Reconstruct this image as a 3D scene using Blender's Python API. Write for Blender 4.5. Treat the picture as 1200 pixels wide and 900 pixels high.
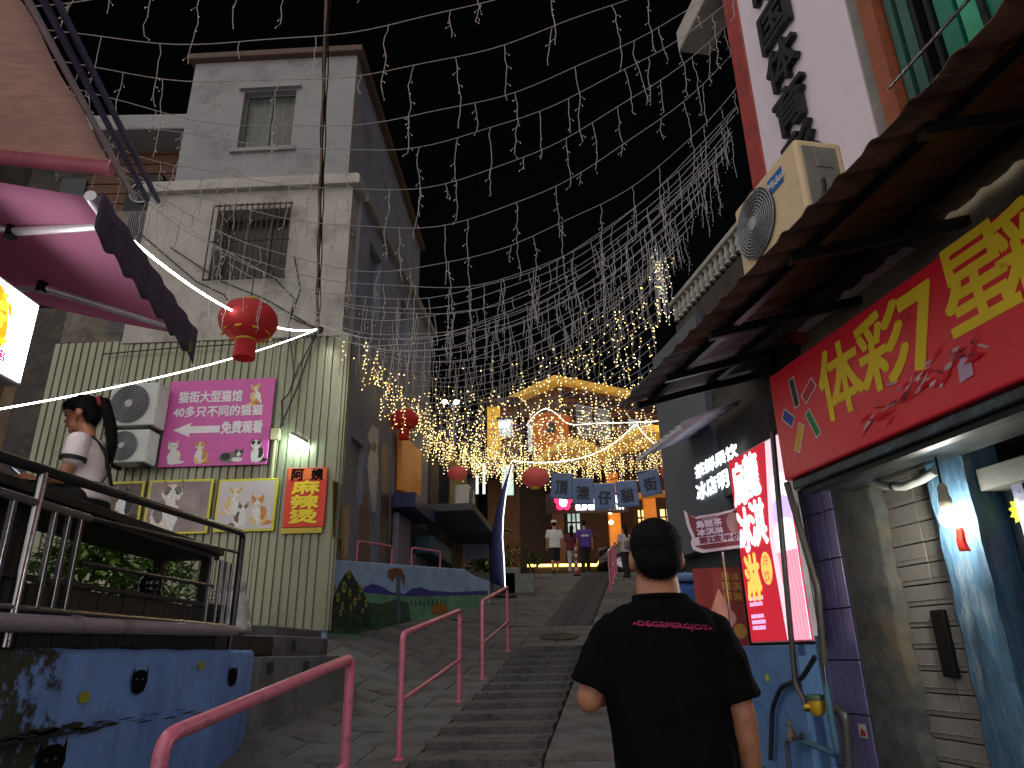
import bpy, math, random
from mathutils import Matrix, Vector, noise as mnoise
random.seed(7)
scene = bpy.context.scene
for o in list(bpy.data.objects): bpy.data.objects.remove(o)
COL = scene.collection
V = Vector
# ------------------------------------------------------------------ camera
FPX, PITCH, ROLL, EYE = 832.0, math.radians(20.7), math.radians(1.0), V((0, 0, 1.6))
cp, sp, cr, sr = math.cos(PITCH), math.sin(PITCH), math.cos(ROLL), math.sin(ROLL)
_R, _U, _F = V((1, 0, 0)), V((0, -sp, cp)), V((0, cp, sp))
RIGHT, UP = _R * cr - _U * sr, _R * sr + _U * cr
cam = bpy.data.cameras.new('camera'); cam.sensor_width = 36; cam.lens = FPX / 1200 * 36
cam.clip_start = 0.05; cam.clip_end = 800
camo = bpy.data.objects.new('camera', cam); COL.objects.link(camo)
m3 = Matrix((RIGHT, UP, -_F)).transposed().to_4x4(); m3.translation = EYE
camo.matrix_world = m3; scene.camera = camo
# ------------------------------------------------------------------ world, sun, exposure
world = bpy.data.worlds.new('World'); scene.world = world; world.use_nodes = True
wn = world.node_tree
sky = wn.nodes.new('ShaderNodeTexSky'); sky.sky_type = 'NISHITA'; sky.sun_disc = False
SUN_DIR = V((0.50, 0.78, -0.30)).normalized()        # direction the light travels
sky.sun_elevation = math.radians(-1); sky.sun_rotation = math.atan2(-SUN_DIR.x, -SUN_DIR.y)
sky.air_density = 1.0; sky.dust_density = 2.0
wn.links.new(sky.outputs[0], wn.nodes['Background'].inputs[0])
wn.nodes['Background'].inputs[1].default_value = 0.003
sun = bpy.data.lights.new('sun', 'SUN'); sun.energy = 1.45; sun.angle = math.radians(150); sun.color = (1.0, 0.95, 0.93)
suno = bpy.data.objects.new('sun', sun); COL.objects.link(suno)
suno.rotation_euler = SUN_DIR.to_track_quat('-Z', 'Y').to_euler(); suno.location = (-20, -10, 12)
scene.view_settings.view_transform = 'Standard'; scene.view_settings.look = 'None'
scene.view_settings.exposure = 0.7; scene.view_settings.gamma = 1.0; scene.view_settings.use_curve_mapping = False
scene.cycles.use_denoising = True
scene.cycles.max_bounces = 5; scene.cycles.diffuse_bounces = 3; scene.cycles.glossy_bounces = 3
scene.cycles.transmission_bounces = 4; scene.cycles.transparent_max_bounces = 6
scene.cycles.sample_clamp_indirect = 2.0; scene.cycles.sample_clamp_direct = 12.0
scene.cycles.caustics_reflective = False; scene.cycles.caustics_refractive = False
# ------------------------------------------------------------------ survey helpers (bearing and range -> place)
def ray(x, y):
    u, v = (x - 600) / FPX, -(y - 450) / FPX
    return RIGHT * u + UP * v + _F
def atY(x, y, Y):
    d = ray(x, y); return EYE + d * (Y / d.y)
def atX(x, y, X):
    d = ray(x, y); return EYE + d * (X / d.x)
def atZ(x, y, Z):
    d = ray(x, y); return EYE + d * ((Z - EYE.z) / d.z)
def lerp(t, xs, ys):
    if t <= xs[0]: return ys[0]
    for i in range(len(xs) - 1):
        if t <= xs[i + 1]:
            k = (t - xs[i]) / (xs[i + 1] - xs[i])
            a, b = ys[i], ys[i + 1]
            return a + (b - a) * k
    return ys[-1]
# ------------------------------------------------------------------ mesh builder
def rotz(a): return Matrix.Rotation(a, 4, 'Z')
class B:
    def __init__(s): s.v = []; s.f = []; s.m = []; s.s = []
    def add(s, vs, fs, mi=0, smooth=False, T=None):
        n = len(s.v)
        s.v += [tuple(T @ V(p)) if T is not None else tuple(p) for p in vs]
        for f in fs: s.f.append(tuple(n + i for i in f)); s.m.append(mi); s.s.append(smooth)
        return s
    def box(s, a, b, mi=0, T=None):
        x0, y0, z0 = [min(p, q) for p, q in zip(a, b)]; x1, y1, z1 = [max(p, q) for p, q in zip(a, b)]
        vs = [(x0,y0,z0),(x1,y0,z0),(x1,y1,z0),(x0,y1,z0),(x0,y0,z1),(x1,y0,z1),(x1,y1,z1),(x0,y1,z1)]
        return s.add(vs, [(0,3,2,1),(4,5,6,7),(0,1,5,4),(1,2,6,5),(2,3,7,6),(3,0,4,7)], mi, False, T)
    def hexa(s, bot, top, mi=0):
        return s.add(list(bot) + list(top), [(3,2,1,0),(4,5,6,7),(0,1,5,4),(1,2,6,5),(2,3,7,6),(3,0,4,7)], mi)
    def tube(s, pts, r, seg=8, mi=0, caps=True, smooth=True, flat=None):
        pts = [V(p) for p in pts]; n = len(pts)
        rs = r if isinstance(r, (list, tuple)) else [r] * n
        vs = []; up = None
        for i, p in enumerate(pts):
            t = (pts[min(i + 1, n - 1)] - pts[max(i - 1, 0)])
            if t.length < 1e-9: t = V((0, 0, 1))
            t.normalize()
            if up is None:
                up = V((0, 0, 1)) if abs(t.z) < .9 else V((0, 1, 0))
            a = up - t * up.dot(t)
            if a.length < 1e-6: a = t.orthogonal()
            a.normalize(); up = a; b = t.cross(a)
            for k in range(seg):
                an = 2 * math.pi * k / seg
                q = p + a * (math.cos(an) * rs[i]) + b * (math.sin(an) * rs[i] * (flat or 1))
                vs.append(q)
        fs = [(i*seg+k, i*seg+(k+1) % seg, (i+1)*seg+(k+1) % seg, (i+1)*seg+k) for i in range(n-1) for k in range(seg)]
        if caps: fs += [tuple(range(seg))[::-1], tuple((n-1)*seg+k for k in range(seg))]
        return s.add(vs, fs, mi, smooth)
    def rings(s, rings, mi=0, smooth=True, caps=True, T=None):
        k = len(rings[0]); vs = [p for r in rings for p in r]; n = len(rings)
        fs = [(i*k+j, i*k+(j+1) % k, (i+1)*k+(j+1) % k, (i+1)*k+j) for i in range(n-1) for j in range(k)]
        if caps: fs += [tuple(range(k))[::-1], tuple((n-1)*k+j for j in range(k))]
        return s.add(vs, fs, mi, smooth, T)
    def ell(s, c, r, seg=12, rg=8, mi=0, smooth=True, T=None):
        c = V(c); r = (r, r, r) if not isinstance(r, (tuple, list)) else r
        vs = [(c.x, c.y, c.z - r[2])]
        for i in range(1, rg):
            ph = -math.pi/2 + math.pi*i/rg
            for k in range(seg):
                a = 2*math.pi*k/seg
                vs.append((c.x+r[0]*math.cos(ph)*math.cos(a), c.y+r[1]*math.cos(ph)*math.sin(a), c.z+r[2]*math.sin(ph)))
        vs.append((c.x, c.y, c.z + r[2])); L = len(vs)-1
        fs = [(0, 1+(k+1) % seg, 1+k) for k in range(seg)]
        for i in range(rg-2):
            for k in range(seg):
                a = 1+i*seg+k; b = 1+i*seg+(k+1) % seg; fs.append((a, b, b+seg, a+seg))
        o = 1+(rg-2)*seg
        fs += [(o+k, o+(k+1) % seg, L) for k in range(seg)]
        return s.add(vs, fs, mi, smooth, T)
    def lathe(s, prof, seg=20, mi=0, T=None, smooth=True, caps=True):
        return s.rings([[(r*math.cos(2*math.pi*k/seg), r*math.sin(2*math.pi*k/seg), z) for k in range(seg)] for r, z in prof], mi, smooth, caps, T)
    def prism(s, poly, z0, z1, mi=0, T=None):       # poly in local xy (ccw), extruded along local z
        n = len(poly)
        vs = [(x, y, z0) for x, y in poly] + [(x, y, z1) for x, y in poly]
        return s.add(vs, [tuple(range(n))[::-1], tuple(range(n, 2*n))] + [(i, (i+1) % n, n+(i+1) % n, n+i) for i in range(n)], mi, False, T)
    def grid(s, fn, nu, nv, mi=0, smooth=True, thick=None):
        vs = [fn(i/nu, j/nv) for j in range(nv+1) for i in range(nu+1)]
        fs = [(j*(nu+1)+i, j*(nu+1)+i+1, (j+1)*(nu+1)+i+1, (j+1)*(nu+1)+i) for j in range(nv) for i in range(nu)]
        return s.add(vs, fs, mi, smooth)
    def build(s, name, mats, parent=None, bevel=0, T=None, sharp=40, solid=0):
        me = bpy.data.meshes.new(name)
        me.from_pydata(s.v, [], s.f)
        mats = mats if isinstance(mats, (list, tuple)) else [mats]
        for m in mats: me.materials.append(m)
        me.polygons.foreach_set('material_index', s.m); me.polygons.foreach_set('use_smooth', s.s)
        me.update()
        if any(s.s): me.set_sharp_from_angle(angle=math.radians(sharp))
        return obj(name, me, parent, bevel, T, solid)
def obj(name, me, parent=None, bevel=0, T=None, solid=0):
    o = bpy.data.objects.new(name, me); COL.objects.link(o)
    if parent is not None: o.parent = parent
    if T is not None: o.matrix_local = T
    if solid:
        md = o.modifiers.new('thickness', 'SOLIDIFY'); md.thickness = solid; md.offset = 0
    if bevel:
        md = o.modifiers.new('bevel', 'BEVEL'); md.width = bevel; md.segments = 2; md.limit_method = 'ANGLE'; md.angle_limit = math.radians(40)
    return o
def tag(o, label=None, cat=None, group=None, kind=None):
    if label: o['label'] = label
    if cat: o['category'] = cat
    if group: o['group'] = group
    if kind: o['kind'] = kind
    return o
def thing(name, label, cat, T=None, group=None):
    e = bpy.data.objects.new(name, None); COL.objects.link(e); e.empty_display_size = .1
    if T is not None: e.matrix_world = T if isinstance(T, Matrix) else Matrix.Translation(V(T))
    return tag(e, label, cat, group)
def struct(name, T=None):
    e = bpy.data.objects.new(name, None); COL.objects.link(e); e['kind'] = 'structure'
    if T is not None: e.matrix_world = T
    return e
def copy_tree(o, parent=None):
    c = o.copy(); COL.objects.link(c)
    c.parent = parent
    for ch in list(o.children): copy_tree(ch, c)
    return c
def face(o, n, up=(0, 0, 1)):        # frame: local x right, y up, z out of the face
    n = V(n).normalized(); up = V(up); r = up.cross(n).normalized(); u = n.cross(r)
    m = Matrix((r, u, n)).transposed().to_4x4(); m.translation = V(o); return m
# ------------------------------------------------------------------ materials
def lin(c):
    return tuple(((x/255)/12.92 if x/255 <= .04045 else ((x/255+.055)/1.055)**2.4) for x in c)
MATS = {}
def M(name, col, rough=.6, metal=0, var=.18, scale=5, bump=.15, bscale=40, emit=0, ecol=None, stretch=None, dirt=None, dscale=1.5, damt=.5, coat=0, spec=.5, sampling=True):
    if name in MATS: return MATS[name]
    m = bpy.data.materials.new(name); m.use_nodes = True; MATS[name] = m
    nt = m.node_tree; bs = nt.nodes['Principled BSDF']; N = nt.nodes.new; L = nt.links.new
    bs.inputs['Roughness'].default_value = rough; bs.inputs['Metallic'].default_value = metal
    bs.inputs['Specular IOR Level'].default_value = spec
    if coat: bs.inputs['Coat Weight'].default_value = coat; bs.inputs['Coat Roughness'].default_value = .15
    tc = N('ShaderNodeTexCoord'); mp = N('ShaderNodeMapping'); L(tc.outputs['Object'], mp.inputs[0])
    if stretch: mp.inputs['Scale'].default_value = stretch
    nz = N('ShaderNodeTexNoise'); nz.inputs['Scale'].default_value = scale; nz.inputs['Detail'].default_value = 6; nz.inputs['Roughness'].default_value = .65
    L(mp.outputs[0], nz.inputs['Vector'])
    rp = N('ShaderNodeValToRGB'); L(nz.outputs['Fac'], rp.inputs[0])
    rp.color_ramp.elements[0].position = .3; rp.color_ramp.elements[1].position = .7
    c0 = [max(0, x*(1-var)) for x in col]; c1 = [min(1, x*(1+var)) for x in col]
    rp.color_ramp.elements[0].color = (*c0, 1); rp.color_ramp.elements[1].color = (*c1, 1)
    out = rp.outputs[0]
    if dirt is not None:
        n2 = N('ShaderNodeTexNoise'); n2.inputs['Scale'].default_value = dscale; n2.inputs['Detail'].default_value = 9; n2.inputs['Roughness'].default_value = .7
        L(mp.outputs[0], n2.inputs['Vector'])
        r2 = N('ShaderNodeValToRGB'); L(n2.outputs['Fac'], r2.inputs[0])
        r2.color_ramp.elements[0].position = .62 - .25*damt; r2.color_ramp.elements[1].position = .78 - .2*damt
        mx = N('ShaderNodeMix'); mx.data_type = 'RGBA'
        L(r2.outputs[0], mx.inputs['Factor']); L(out, mx.inputs['A']); mx.inputs['B'].default_value = (*dirt, 1); out = mx.outputs['Result']
    L(out, bs.inputs['Base Color'])
    if bump:
        n3 = N('ShaderNodeTexNoise'); n3.inputs['Scale'].default_value = bscale; n3.inputs['Detail'].default_value = 4; L(mp.outputs[0], n3.inputs['Vector'])
        bp = N('ShaderNodeBump'); bp.inputs['Strength'].default_value = bump; bp.inputs['Distance'].default_value = .02
        L(n3.outputs['Fac'], bp.inputs['Height']); L(bp.outputs[0], bs.inputs['Normal'])
    if emit:
        bs.inputs['Emission Strength'].default_value = emit
        if ecol is not None: bs.inputs['Emission Color'].default_value = (*ecol, 1)
        else: L(out, bs.inputs['Emission Color'])
        if not sampling: m.cycles.emission_sampling = 'NONE'
    return m
def P(name, col, **k):                     # flat print / paint
    k.setdefault('var', .06); k.setdefault('bump', 0); k.setdefault('rough', .5)
    return M(name, lin(col), **k)
def G(name, col, e, **k):                  # lit surface: its colour glows
    k.setdefault('var', .04); k.setdefault('bump', 0)
    return M(name, lin(col), emit=e, **k)
# ------------------------------------------------------------------ lettering
TXT = {}
def glyphs(body, bold=0):
    key = (body, bold)
    if key in TXT: return TXT[key]
    cu = bpy.data.curves.new('t', 'FONT'); cu.body = body; cu.size = 1; cu.resolution_u = 3
    cu.align_x = 'CENTER'; cu.align_y = 'CENTER'
    o = bpy.data.objects.new('t', cu); COL.objects.link(o)
    dg = bpy.context.evaluated_depsgraph_get(); dg.update()
    me = bpy.data.meshes.new_from_object(o.evaluated_get(dg))
    vs = [v.co.copy() for v in me.vertices]; fs = [tuple(p.vertices) for p in me.polygons]
    bpy.data.objects.remove(o); bpy.data.curves.remove(cu); bpy.data.meshes.remove(me)
    xs = [v.x for v in vs]; ys = [v.y for v in vs]
    cx, cy = (min(xs)+max(xs))/2, (min(ys)+max(ys))/2
    r = ([(v.x-cx, v.y-cy) for v in vs], fs, max(xs)-min(xs), max(ys)-min(ys))
    TXT[key] = r; return r
def text(parent, body, h, x, y, z, mat, name='lettering', bold=0, w=None, shear=0, rot=0, b=None, solid=0, mi=0):
    """letters of height h (local y) centred at x,y, lying z off the parent's face; w fixes the total width"""
    vs, fs, W, H = glyphs(body)
    sy = h / H; sx = (w / W) if w else sy
    own = b is None
    bb = B() if own else b
    offs = [(0, 0)]
    if bold < 0: offs += [(bold, bold), (-bold, bold), (bold, -bold), (-bold, -bold), (bold, 0), (-bold, 0)]
    elif bold: offs += [(bold, 0), (-bold, 0), (0, bold), (0, -bold), (bold*.7, bold*.7), (-bold*.7, bold*.7), (bold*.7, -bold*.7), (-bold*.7, -bold*.7)]
    c, s = math.cos(rot), math.sin(rot)
    for i, (ox, oy) in enumerate(offs):
        pts = []
        for px, py in vs:
            qx, qy = px*sx + shear*py*sy + ox, py*sy + oy
            pts.append((x + qx*c - qy*s, y + qx*s + qy*c, z + i*.0004))
        bb.add(pts, fs, mi)
    if own: return bb.build(name, mat, parent, solid=solid)
def ngon(cx, cy, rx, ry, n=16, a0=0):
    return [(cx+rx*math.cos(a0+2*math.pi*k/n), cy+ry*math.sin(a0+2*math.pi*k/n)) for k in range(n)]
def flat(b, poly, z, mi=0):
    b.add([(x, y, z) for x, y in poly], [tuple(range(len(poly)))], mi)
# ------------------------------------------------------------------ soft bodies: overlapping solids fused to one skin
def fuse(b, name, mats, parent, voxel=.012, smooth=4, T=None, disp=0, dscale=.1, pick=None):
    me = bpy.data.meshes.new(name); me.from_pydata(b.v, [], b.f); me.update()
    o = bpy.data.objects.new(name, me); COL.objects.link(o)
    md = o.modifiers.new('r', 'REMESH'); md.mode = 'VOXEL'; md.voxel_size = voxel; md.adaptivity = 0
    md = o.modifiers.new('s', 'SMOOTH'); md.iterations = smooth; md.factor = .5
    if disp:
        tx = bpy.data.textures.new('n', 'CLOUDS'); tx.noise_scale = dscale; tx.noise_depth = 2
        md = o.modifiers.new('d', 'DISPLACE'); md.texture = tx; md.strength = disp; md.texture_coords = 'LOCAL'
    dg = bpy.context.evaluated_depsgraph_get(); dg.update()
    m2 = bpy.data.meshes.new_from_object(o.evaluated_get(dg)); m2.name = name
    bpy.data.objects.remove(o); bpy.data.meshes.remove(me)
    m2.materials.clear()
    for m in (mats if isinstance(mats, (list, tuple)) else [mats]): m2.materials.append(m)
    m2.polygons.foreach_set('use_smooth', [True]*len(m2.polygons))
    if pick:
        m2.polygons.foreach_set('material_index', [pick(p.center) for p in m2.polygons])
    m2.update()
    return obj(name, m2, parent, 0, T)
def limb(b, pts, rs, seg=12):
    b.tube(pts, rs, seg)
    for p, r in zip(pts, rs): b.ell(p, r*.995, seg, 8)
# ================================================================== GROUND
def zs(y): return lerp(y, [-8, 0, 6.7, 8.9, 10.25, 12.3, 14, 24, 27, 40, 90], [-.9, -.1, .77, 1.08, 1.27, 1.62, 1.95, 4.0, 4.2, 4.35, 4.6])
def xr(y): return lerp(y, [-8, 0, 6.7, 12.3, 24, 60], [-2.2, -1.6, -1.01, -.14, 2.0, 6])
def zg(x, y):
    d = max(0, xr(y) - x - .6)
    d = min(d, 2.2)
    return zs(y) + .42*d*d/(d+.8)*(1 if y < 13 else max(0, 1-(y-13)/6))
mGround = M('ground_concrete', (.05, .048, .045), rough=.85, scale=3, bump=.3)
mGranite = M('granite_slab', (.128, .127, .130), rough=.82, var=.35, scale=90, bump=.25, bscale=160, dirt=(.06, .057, .05), dscale=2.2, damt=.55)
mGranite2 = M('granite_slab_warm', (.138, .133, .128), rough=.82, var=.32, scale=80, bump=.25, bscale=160, dirt=(.05, .048, .042), dscale=1.7, damt=.6)
mGranite3 = M('granite_slab_dark', (.104, .103, .106), rough=.85, var=.35, scale=100, bump=.25, bscale=160, dirt=(.045, .042, .038), dscale=2.6, damt=.5)
mStep = M('step_stone', (.115, .110, .108), rough=.85, var=.35, scale=60, bump=.4, bscale=90, dirt=(.035, .032, .03), dscale=3, damt=.6)
g = B()
ys = [-8 + .8*i for i in range(45)] + [30, 34, 40, 50, 65, 90]
xs = [-60, -40, -25, -15, -10] + [-7 + .7*i for i in range(24)] + [10.5, 14, 20, 30, 45, 60]
vs = [(x, y, zg(x, y) - (.34 if y < 25.6 else .34*max(0, 1-(y-25.6)/1.5))) for y in ys for x in xs]
n = len(xs)
g.add(vs, [(j*n+i, j*n+i+1, (j+1)*n+i+1, (j+1)*n+i) for j in range(len(ys)-1) for i in range(n-1)], 0, True)
tag(g.build('ground', mGround), kind='structure')
# paving slabs, one by one
pav = struct('pavement')
def slab(x0, x1, y0, y1, mat, gap=.006, th=.26, dz=0):
    c = []
    for (u, y) in ((x0, y0+gap), (x1, y0+gap), (x1, y1-gap), (x0, y1-gap)):
        x = xr(y) + u
        c.append(V((x, y, zg(x, y) + dz)))
    c[0].x += gap; c[3].x += gap; c[1].x -= gap; c[2].x -= gap
    o3 = sum(c, V())/4
    b = B(); b.hexa([p - o3 - V((0, 0, th)) for p in c], [p - o3 for p in c])
    return b.build('paving_slab', mat, pav, bevel=.007, T=Matrix.Translation(o3))
mats3 = [mGranite, mGranite, mGranite2, mGranite3]
y = 2.2; row = 0
while y < 14.4:
    dy = .5 + .04*random.uniform(-1, 1)
    y1 = y + dy
    left = [-3.3, -2.35, -1.62, -.95, -.33, .125] if row % 2 else [-3.0, -2.05, -1.3, -.62, .125]
    for a, c in zip(left[:-1], left[1:]):
        xm = xr(y) + (a+c)/2
        if (xm < -2.4 and y < 6.9) or (xm < -2.7 and y < 8.2): continue
        if xm < -2.6 and y > 10.2: continue
        slab(a, c, y, y1, random.choice(mats3), dz=random.uniform(-.002, .002))
    if y > 12.35:
        for a, c in ((.125, .7), (.7, 1.225)):
            slab(a, c, y, y1, random.choice(mats3), dz=random.uniform(-.004, .004))
    right = [1.225, 1.85, 2.6, 3.4, 4.3, 5.2] if row % 2 else [1.225, 2.15, 3.0, 3.8, 4.6, 5.2]
    for a, c in zip(right[:-1], right[1:]):
        if y < 8.4 and xr(y) + (a+c)/2 > 3.25 - .18*y + .4: continue
        slab(a, c, y, y1, random.choice(mats3), dz=random.uniform(-.005, .005))
    y = y1; row += 1
YE = y
# farther paving: one sheet, joints carried by the material
mFar = M('far_paving', (.14, .139, .142), rough=.85, var=.3, scale=30, bump=.2, bscale=60, dirt=(.04, .038, .036), dscale=1.2, damt=.6)
nt = mFar.node_tree; bs = nt.nodes['Principled BSDF']
br = nt.nodes.new('ShaderNodeTexBrick'); br.inputs['Scale'].default_value = 1.0; br.inputs['Mortar Size'].default_value = .012
br.inputs['Brick Width'].default_value = .8; br.inputs['Row Height'].default_value = .5
br.inputs['Color1'].default_value = (1, 1, 1, 1); br.inputs['Color2'].default_value = (.8, .8, .8, 1); br.inputs['Mortar'].default_value = (.3, .3, .3, 1)
tc = [q for q in nt.nodes if q.type == 'TEX_COORD'][0]; nt.links.new(tc.outputs['Object'], br.inputs['Vector'])
mx = nt.nodes.new('ShaderNodeMix'); mx.data_type = 'RGBA'; mx.blend_type = 'MULTIPLY'; mx.inputs['Factor'].default_value = 1
src = bs.inputs['Base Color'].links[0].from_socket
nt.links.new(src, mx.inputs['A']); nt.links.new(br.outputs['Color'], mx.inputs['B']); nt.links.new(mx.outputs['Result'], bs.inputs['Base Color'])
def sheet(a, c, y0, y1, name='far_pavement'):
    b = B(); N = 22
    rows = []
    for j in range(N+1):
        yy = y0 + (y1-y0)*j/N; r = []
        for i in range(5):
            x = xr(yy) + a + (c-a)*i/4; r.append((x, yy, zg(x, yy)))
        rows += r
    b.add(rows, [(j*5+i, j*5+i+1, (j+1)*5+i+1, (j+1)*5+i) for j in range(N) for i in range(4)], 0, True)
    # the cut edges go down
    for i in (0, 4):
        k = len(b.v); e = [rows[j*5+i] for j in range(N+1)]
        b.add(e + [(p[0], p[1], p[2]-.3) for p in e], [(j, j+1, N+1+j+1, N+1+j) for j in range(N)], 0, False)
    return b.build(name, mFar, pav, T=None)
sheet(-4.2, .30, YE, 25.5); sheet(1.2, 8.0, YE, 25.5)
# steps
st = struct('stairs')
def step(u0, u1, y0, y1, z, th=.3):
    c = []
    for (u, yy) in ((u0, y0), (u1, y0), (u1, y1), (u0, y1)): c.append(V((xr(yy)+u, yy, z)))
    o3 = sum(c, V())/4
    b = B(); N = 26; top = []; bot = []
    L = [c[0].lerp(c[1], i/N) for i in range(N+1)]; R = [c[3].lerp(c[2], i/N) for i in range(N+1)]
    vs = []
    for i in range(N+1):
        w = V((0, random.uniform(-.014, .005), random.uniform(-.011, .004)))
        vs += [L[i]+w-o3, R[i]-o3, L[i]+V((0, .012, -th))-o3, R[i]-V((0, 0, th))-o3]
    fs = []
    for i in range(N):
        a = i*4; d = a+4
        fs += [(a, d, d+1, a+1), (a+2, d+2, d, a)]
    fs += [(0, 1, 3, 2), (N*4+2, N*4+3, N*4+1, N*4)]
    b.add(vs, fs)
    b.build('step', mStep, st, bevel=.008, T=Matrix.Translation(o3))
y = 1.8
while y < 12.3:
    t = .52; step(.135, 1.215, y, min(y+t+.02, 12.36), zs(y+t) - .012); y += t
y = YE
while y < 23.9:
    t = .42; step(.31, 1.19, y, y+t+.02, zs(y+t) - .01); y += t
b = B(); b.lathe([(.0, .0), (.36, .0), (.36, .012), (.33, .016), (.30, .01), (0, .01)], 28)
mh = atZ(668, 742, 1.9)
mc = b.build('manhole_cover', M('cast_iron', (.03, .03, .032), rough=.6, metal=.6, bump=.5, bscale=60), pav)
hx, hy = .75, 13.45
mc.matrix_local = Matrix.Translation((hx, hy, zg(hx, hy)+.004)) @ Matrix.Rotation(math.atan(.19), 4, 'X')
# plaza at the top of the stairs
b = B(); b.add([(-9, 25.5, 4.105), (16, 25.5, 4.105), (16, 40, 4.36), (-9, 40, 4.36)], [(0, 1, 2, 3)])
tag(b.build('plaza', mFar), kind='structure')
# ================================================================== PINK HANDRAILS
mPink = M('pink_paint', lin((214, 116, 142)), rough=.35, var=.12, scale=9, bump=.12, bscale=30, dirt=(.22, .09, .09), dscale=13, damt=.32, coat=.3)
def arc_path(pts, r=.06, n=5):
    out = [V(pts[0])]
    for i in range(1, len(pts)-1):
        a, p, c = V(pts[i-1]), V(pts[i]), V(pts[i+1])
        d0 = (a-p).normalized(); d1 = (c-p).normalized()
        s, e = p+d0*r, p+d1*r
        for k in range(n+1):
            t = k/n; out.append(s*(1-t)**2 + p*2*t*(1-t) + e*t*t)
    return out + [V(pts[-1])]
def rail(label, p0, p1, h=1.0, mid=.45, r=.027, group='pink handrails beside the steps'):
    T = thing('pink_handrail', label, 'handrail', p0, group)
    p1 = V(p1)-V(p0); z = V((0, 0, h)); o = V((0, 0, 0))
    b = B(); b.tube(arc_path([o - V((0, 0, .05)), o+z, p1+z, p1 - V((0, 0, .05))], .07), r, 14); b.build('rail_tube', mPink, T)
    if mid:
        b = B(); m = V((0, 0, mid)); b.tube([o+m, p1+m], r*.72, 12); b.build('mid_rail', mPink, T)
    for p in (o, p1):
        b = B(); b.lathe([(.0, -.02), (.055, -.02), (.055, .006), (.035, .012), (0, .012)], 16, T=Matrix.Translation(p)); b.build('base_plate', mPink, T)
    return T
def gp(y, du=0): return V((xr(y)+du, y, zg(xr(y)+du, y)))
rail('nearest pink tube handrail at the bottom edge, in front of the blue wall', V((-1.15, 2.55, .36)), V((-.95, 4.35, .585)))
rail('pink tube handrail standing left of the lower steps, middle of the three', gp(6.7), gp(8.9))
rail('pink tube handrail at the top of the lower steps, farthest of the three', gp(10.25), gp(12.3))
for i, yy in enumerate((19.7, 21.2, 22.6)):
    rail('pink handrail on the right side of the upper steps, %s' % ('nearest of the row', 'middle of the row', 'farthest of the row')[i], gp(yy, 1.32), gp(yy+1.2, 1.34), h=1.0, mid=.45, group='pink handrails on the upper steps')
# ================================================================== BLUE WALL, DECK, RAILING (left foreground)
mBlue = M('blue_wall_paint', lin((106, 144, 208)), rough=.7, var=.22, scale=5, bump=.4, bscale=16, dirt=lin((84, 118, 182)), dscale=1.1, damt=.5, stretch=(1, 1, .5))
nt = mBlue.node_tree; bs = nt.nodes['Principled BSDF']; L = nt.links.new
tc = nt.nodes.new('ShaderNodeTexCoord'); sx = nt.nodes.new('ShaderNodeSeparateXYZ'); L(tc.outputs['Object'], sx.inputs[0])
nn = nt.nodes.new('ShaderNodeTexNoise'); nn.inputs['Scale'].default_value = 5; nn.inputs['Detail'].default_value = 10; nn.inputs['Roughness'].default_value = .75; L(tc.outputs['Object'], nn.inputs['Vector'])
mr = nt.nodes.new('ShaderNodeMapRange'); mr.inputs['From Min'].default_value = 4.4; mr.inputs['From Max'].default_value = 3.4; mr.inputs['To Min'].default_value = -.14; mr.inputs['To Max'].default_value = .16; L(sx.outputs['Y'], mr.inputs['Value'])
ad = nt.nodes.new('ShaderNodeMath'); L(nn.outputs['Fac'], ad.inputs[0]); L(mr.outputs[0], ad.inputs[1])
rr = nt.nodes.new('ShaderNodeValToRGB'); rr.color_ramp.elements[0].position = .54; rr.color_ramp.elements[1].position = .6; L(ad.outputs[0], rr.inputs[0])
mx = nt.nodes.new('ShaderNodeMix'); mx.data_type = 'RGBA'; src = bs.inputs['Base Color'].links[0].from_socket
L(rr.outputs[0], mx.inputs['Factor']); L(src, mx.inputs['A']); mx.inputs['B'].default_value = (.022, .026, .014, 1); L(mx.outputs['Result'], bs.inputs['Base Color'])
wall = thing('painted_wall', 'low blue painted wall with black cat faces and moss at lower left', 'wall')
b = B(); N = 34
rows = []
for i in range(N+1):
    yy = 1.2 + (6.78-1.2)*i/N
    zt = 1.655 + .004*math.sin(i*1.7)
    zb = zg(-2.3, yy) - .3
    w = .004*math.sin(i*.9)
    ex = -.05*max(0, (i-N+2))/2
    rows.append([(-2.31+w+ex, yy, zb), (-2.30+w+ex, yy, zb+.55), (-2.295+w+ex, yy, zt-.03), (-2.33+ex, yy, zt), (-2.52, yy, zt), (-2.56, yy, zb)])
b.rings(rows); b.build('wall_body', mBlue, wall, sharp=50)
mBlack = P('black_paint', (8, 8, 9), rough=.9, spec=.1)
def wall_print(name, px, py, poly, mat, X=-2.283):
    c = atX(px, py, X); b = B(); T = face(c, (1, 0, 0))
    flat(b, poly, 0); return b.build(name, mat, wall, T=T)
cat = [(-.075, .13), (-.06, .06), (-.03, .085), (.03, .085), (.06, .06), (.075, .13), (.085, -.03), (.06, -.11), (.0, -.14), (-.06, -.11), (-.085, -.03)]
for px, py, s in ((164, 796, 1), (273, 791, 1), (60, 890, 1.25)):
    wall_print('cat_face', px, py, [(x*s*1.15, y*s*.62) for x, y in cat], mBlack)
    if px < 200:
        c = atX(px, py, -2.281); bb = B()
        for k in (-1, 1): flat(bb, ngon(k*.036, .0, .016, .007, 8), 0)
        bb.build('cat_eye', P('cat_eye_grey', (70, 78, 96)), wall, T=face(c, (1, 0, 0)))
mYel = P('yellow_paint_dab', (150, 152, 30))
for px, py in ((99, 817), (236, 780)): wall_print('paint_dab', px, py, ngon(0, 0, .055, .03, 9), mYel)
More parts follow.
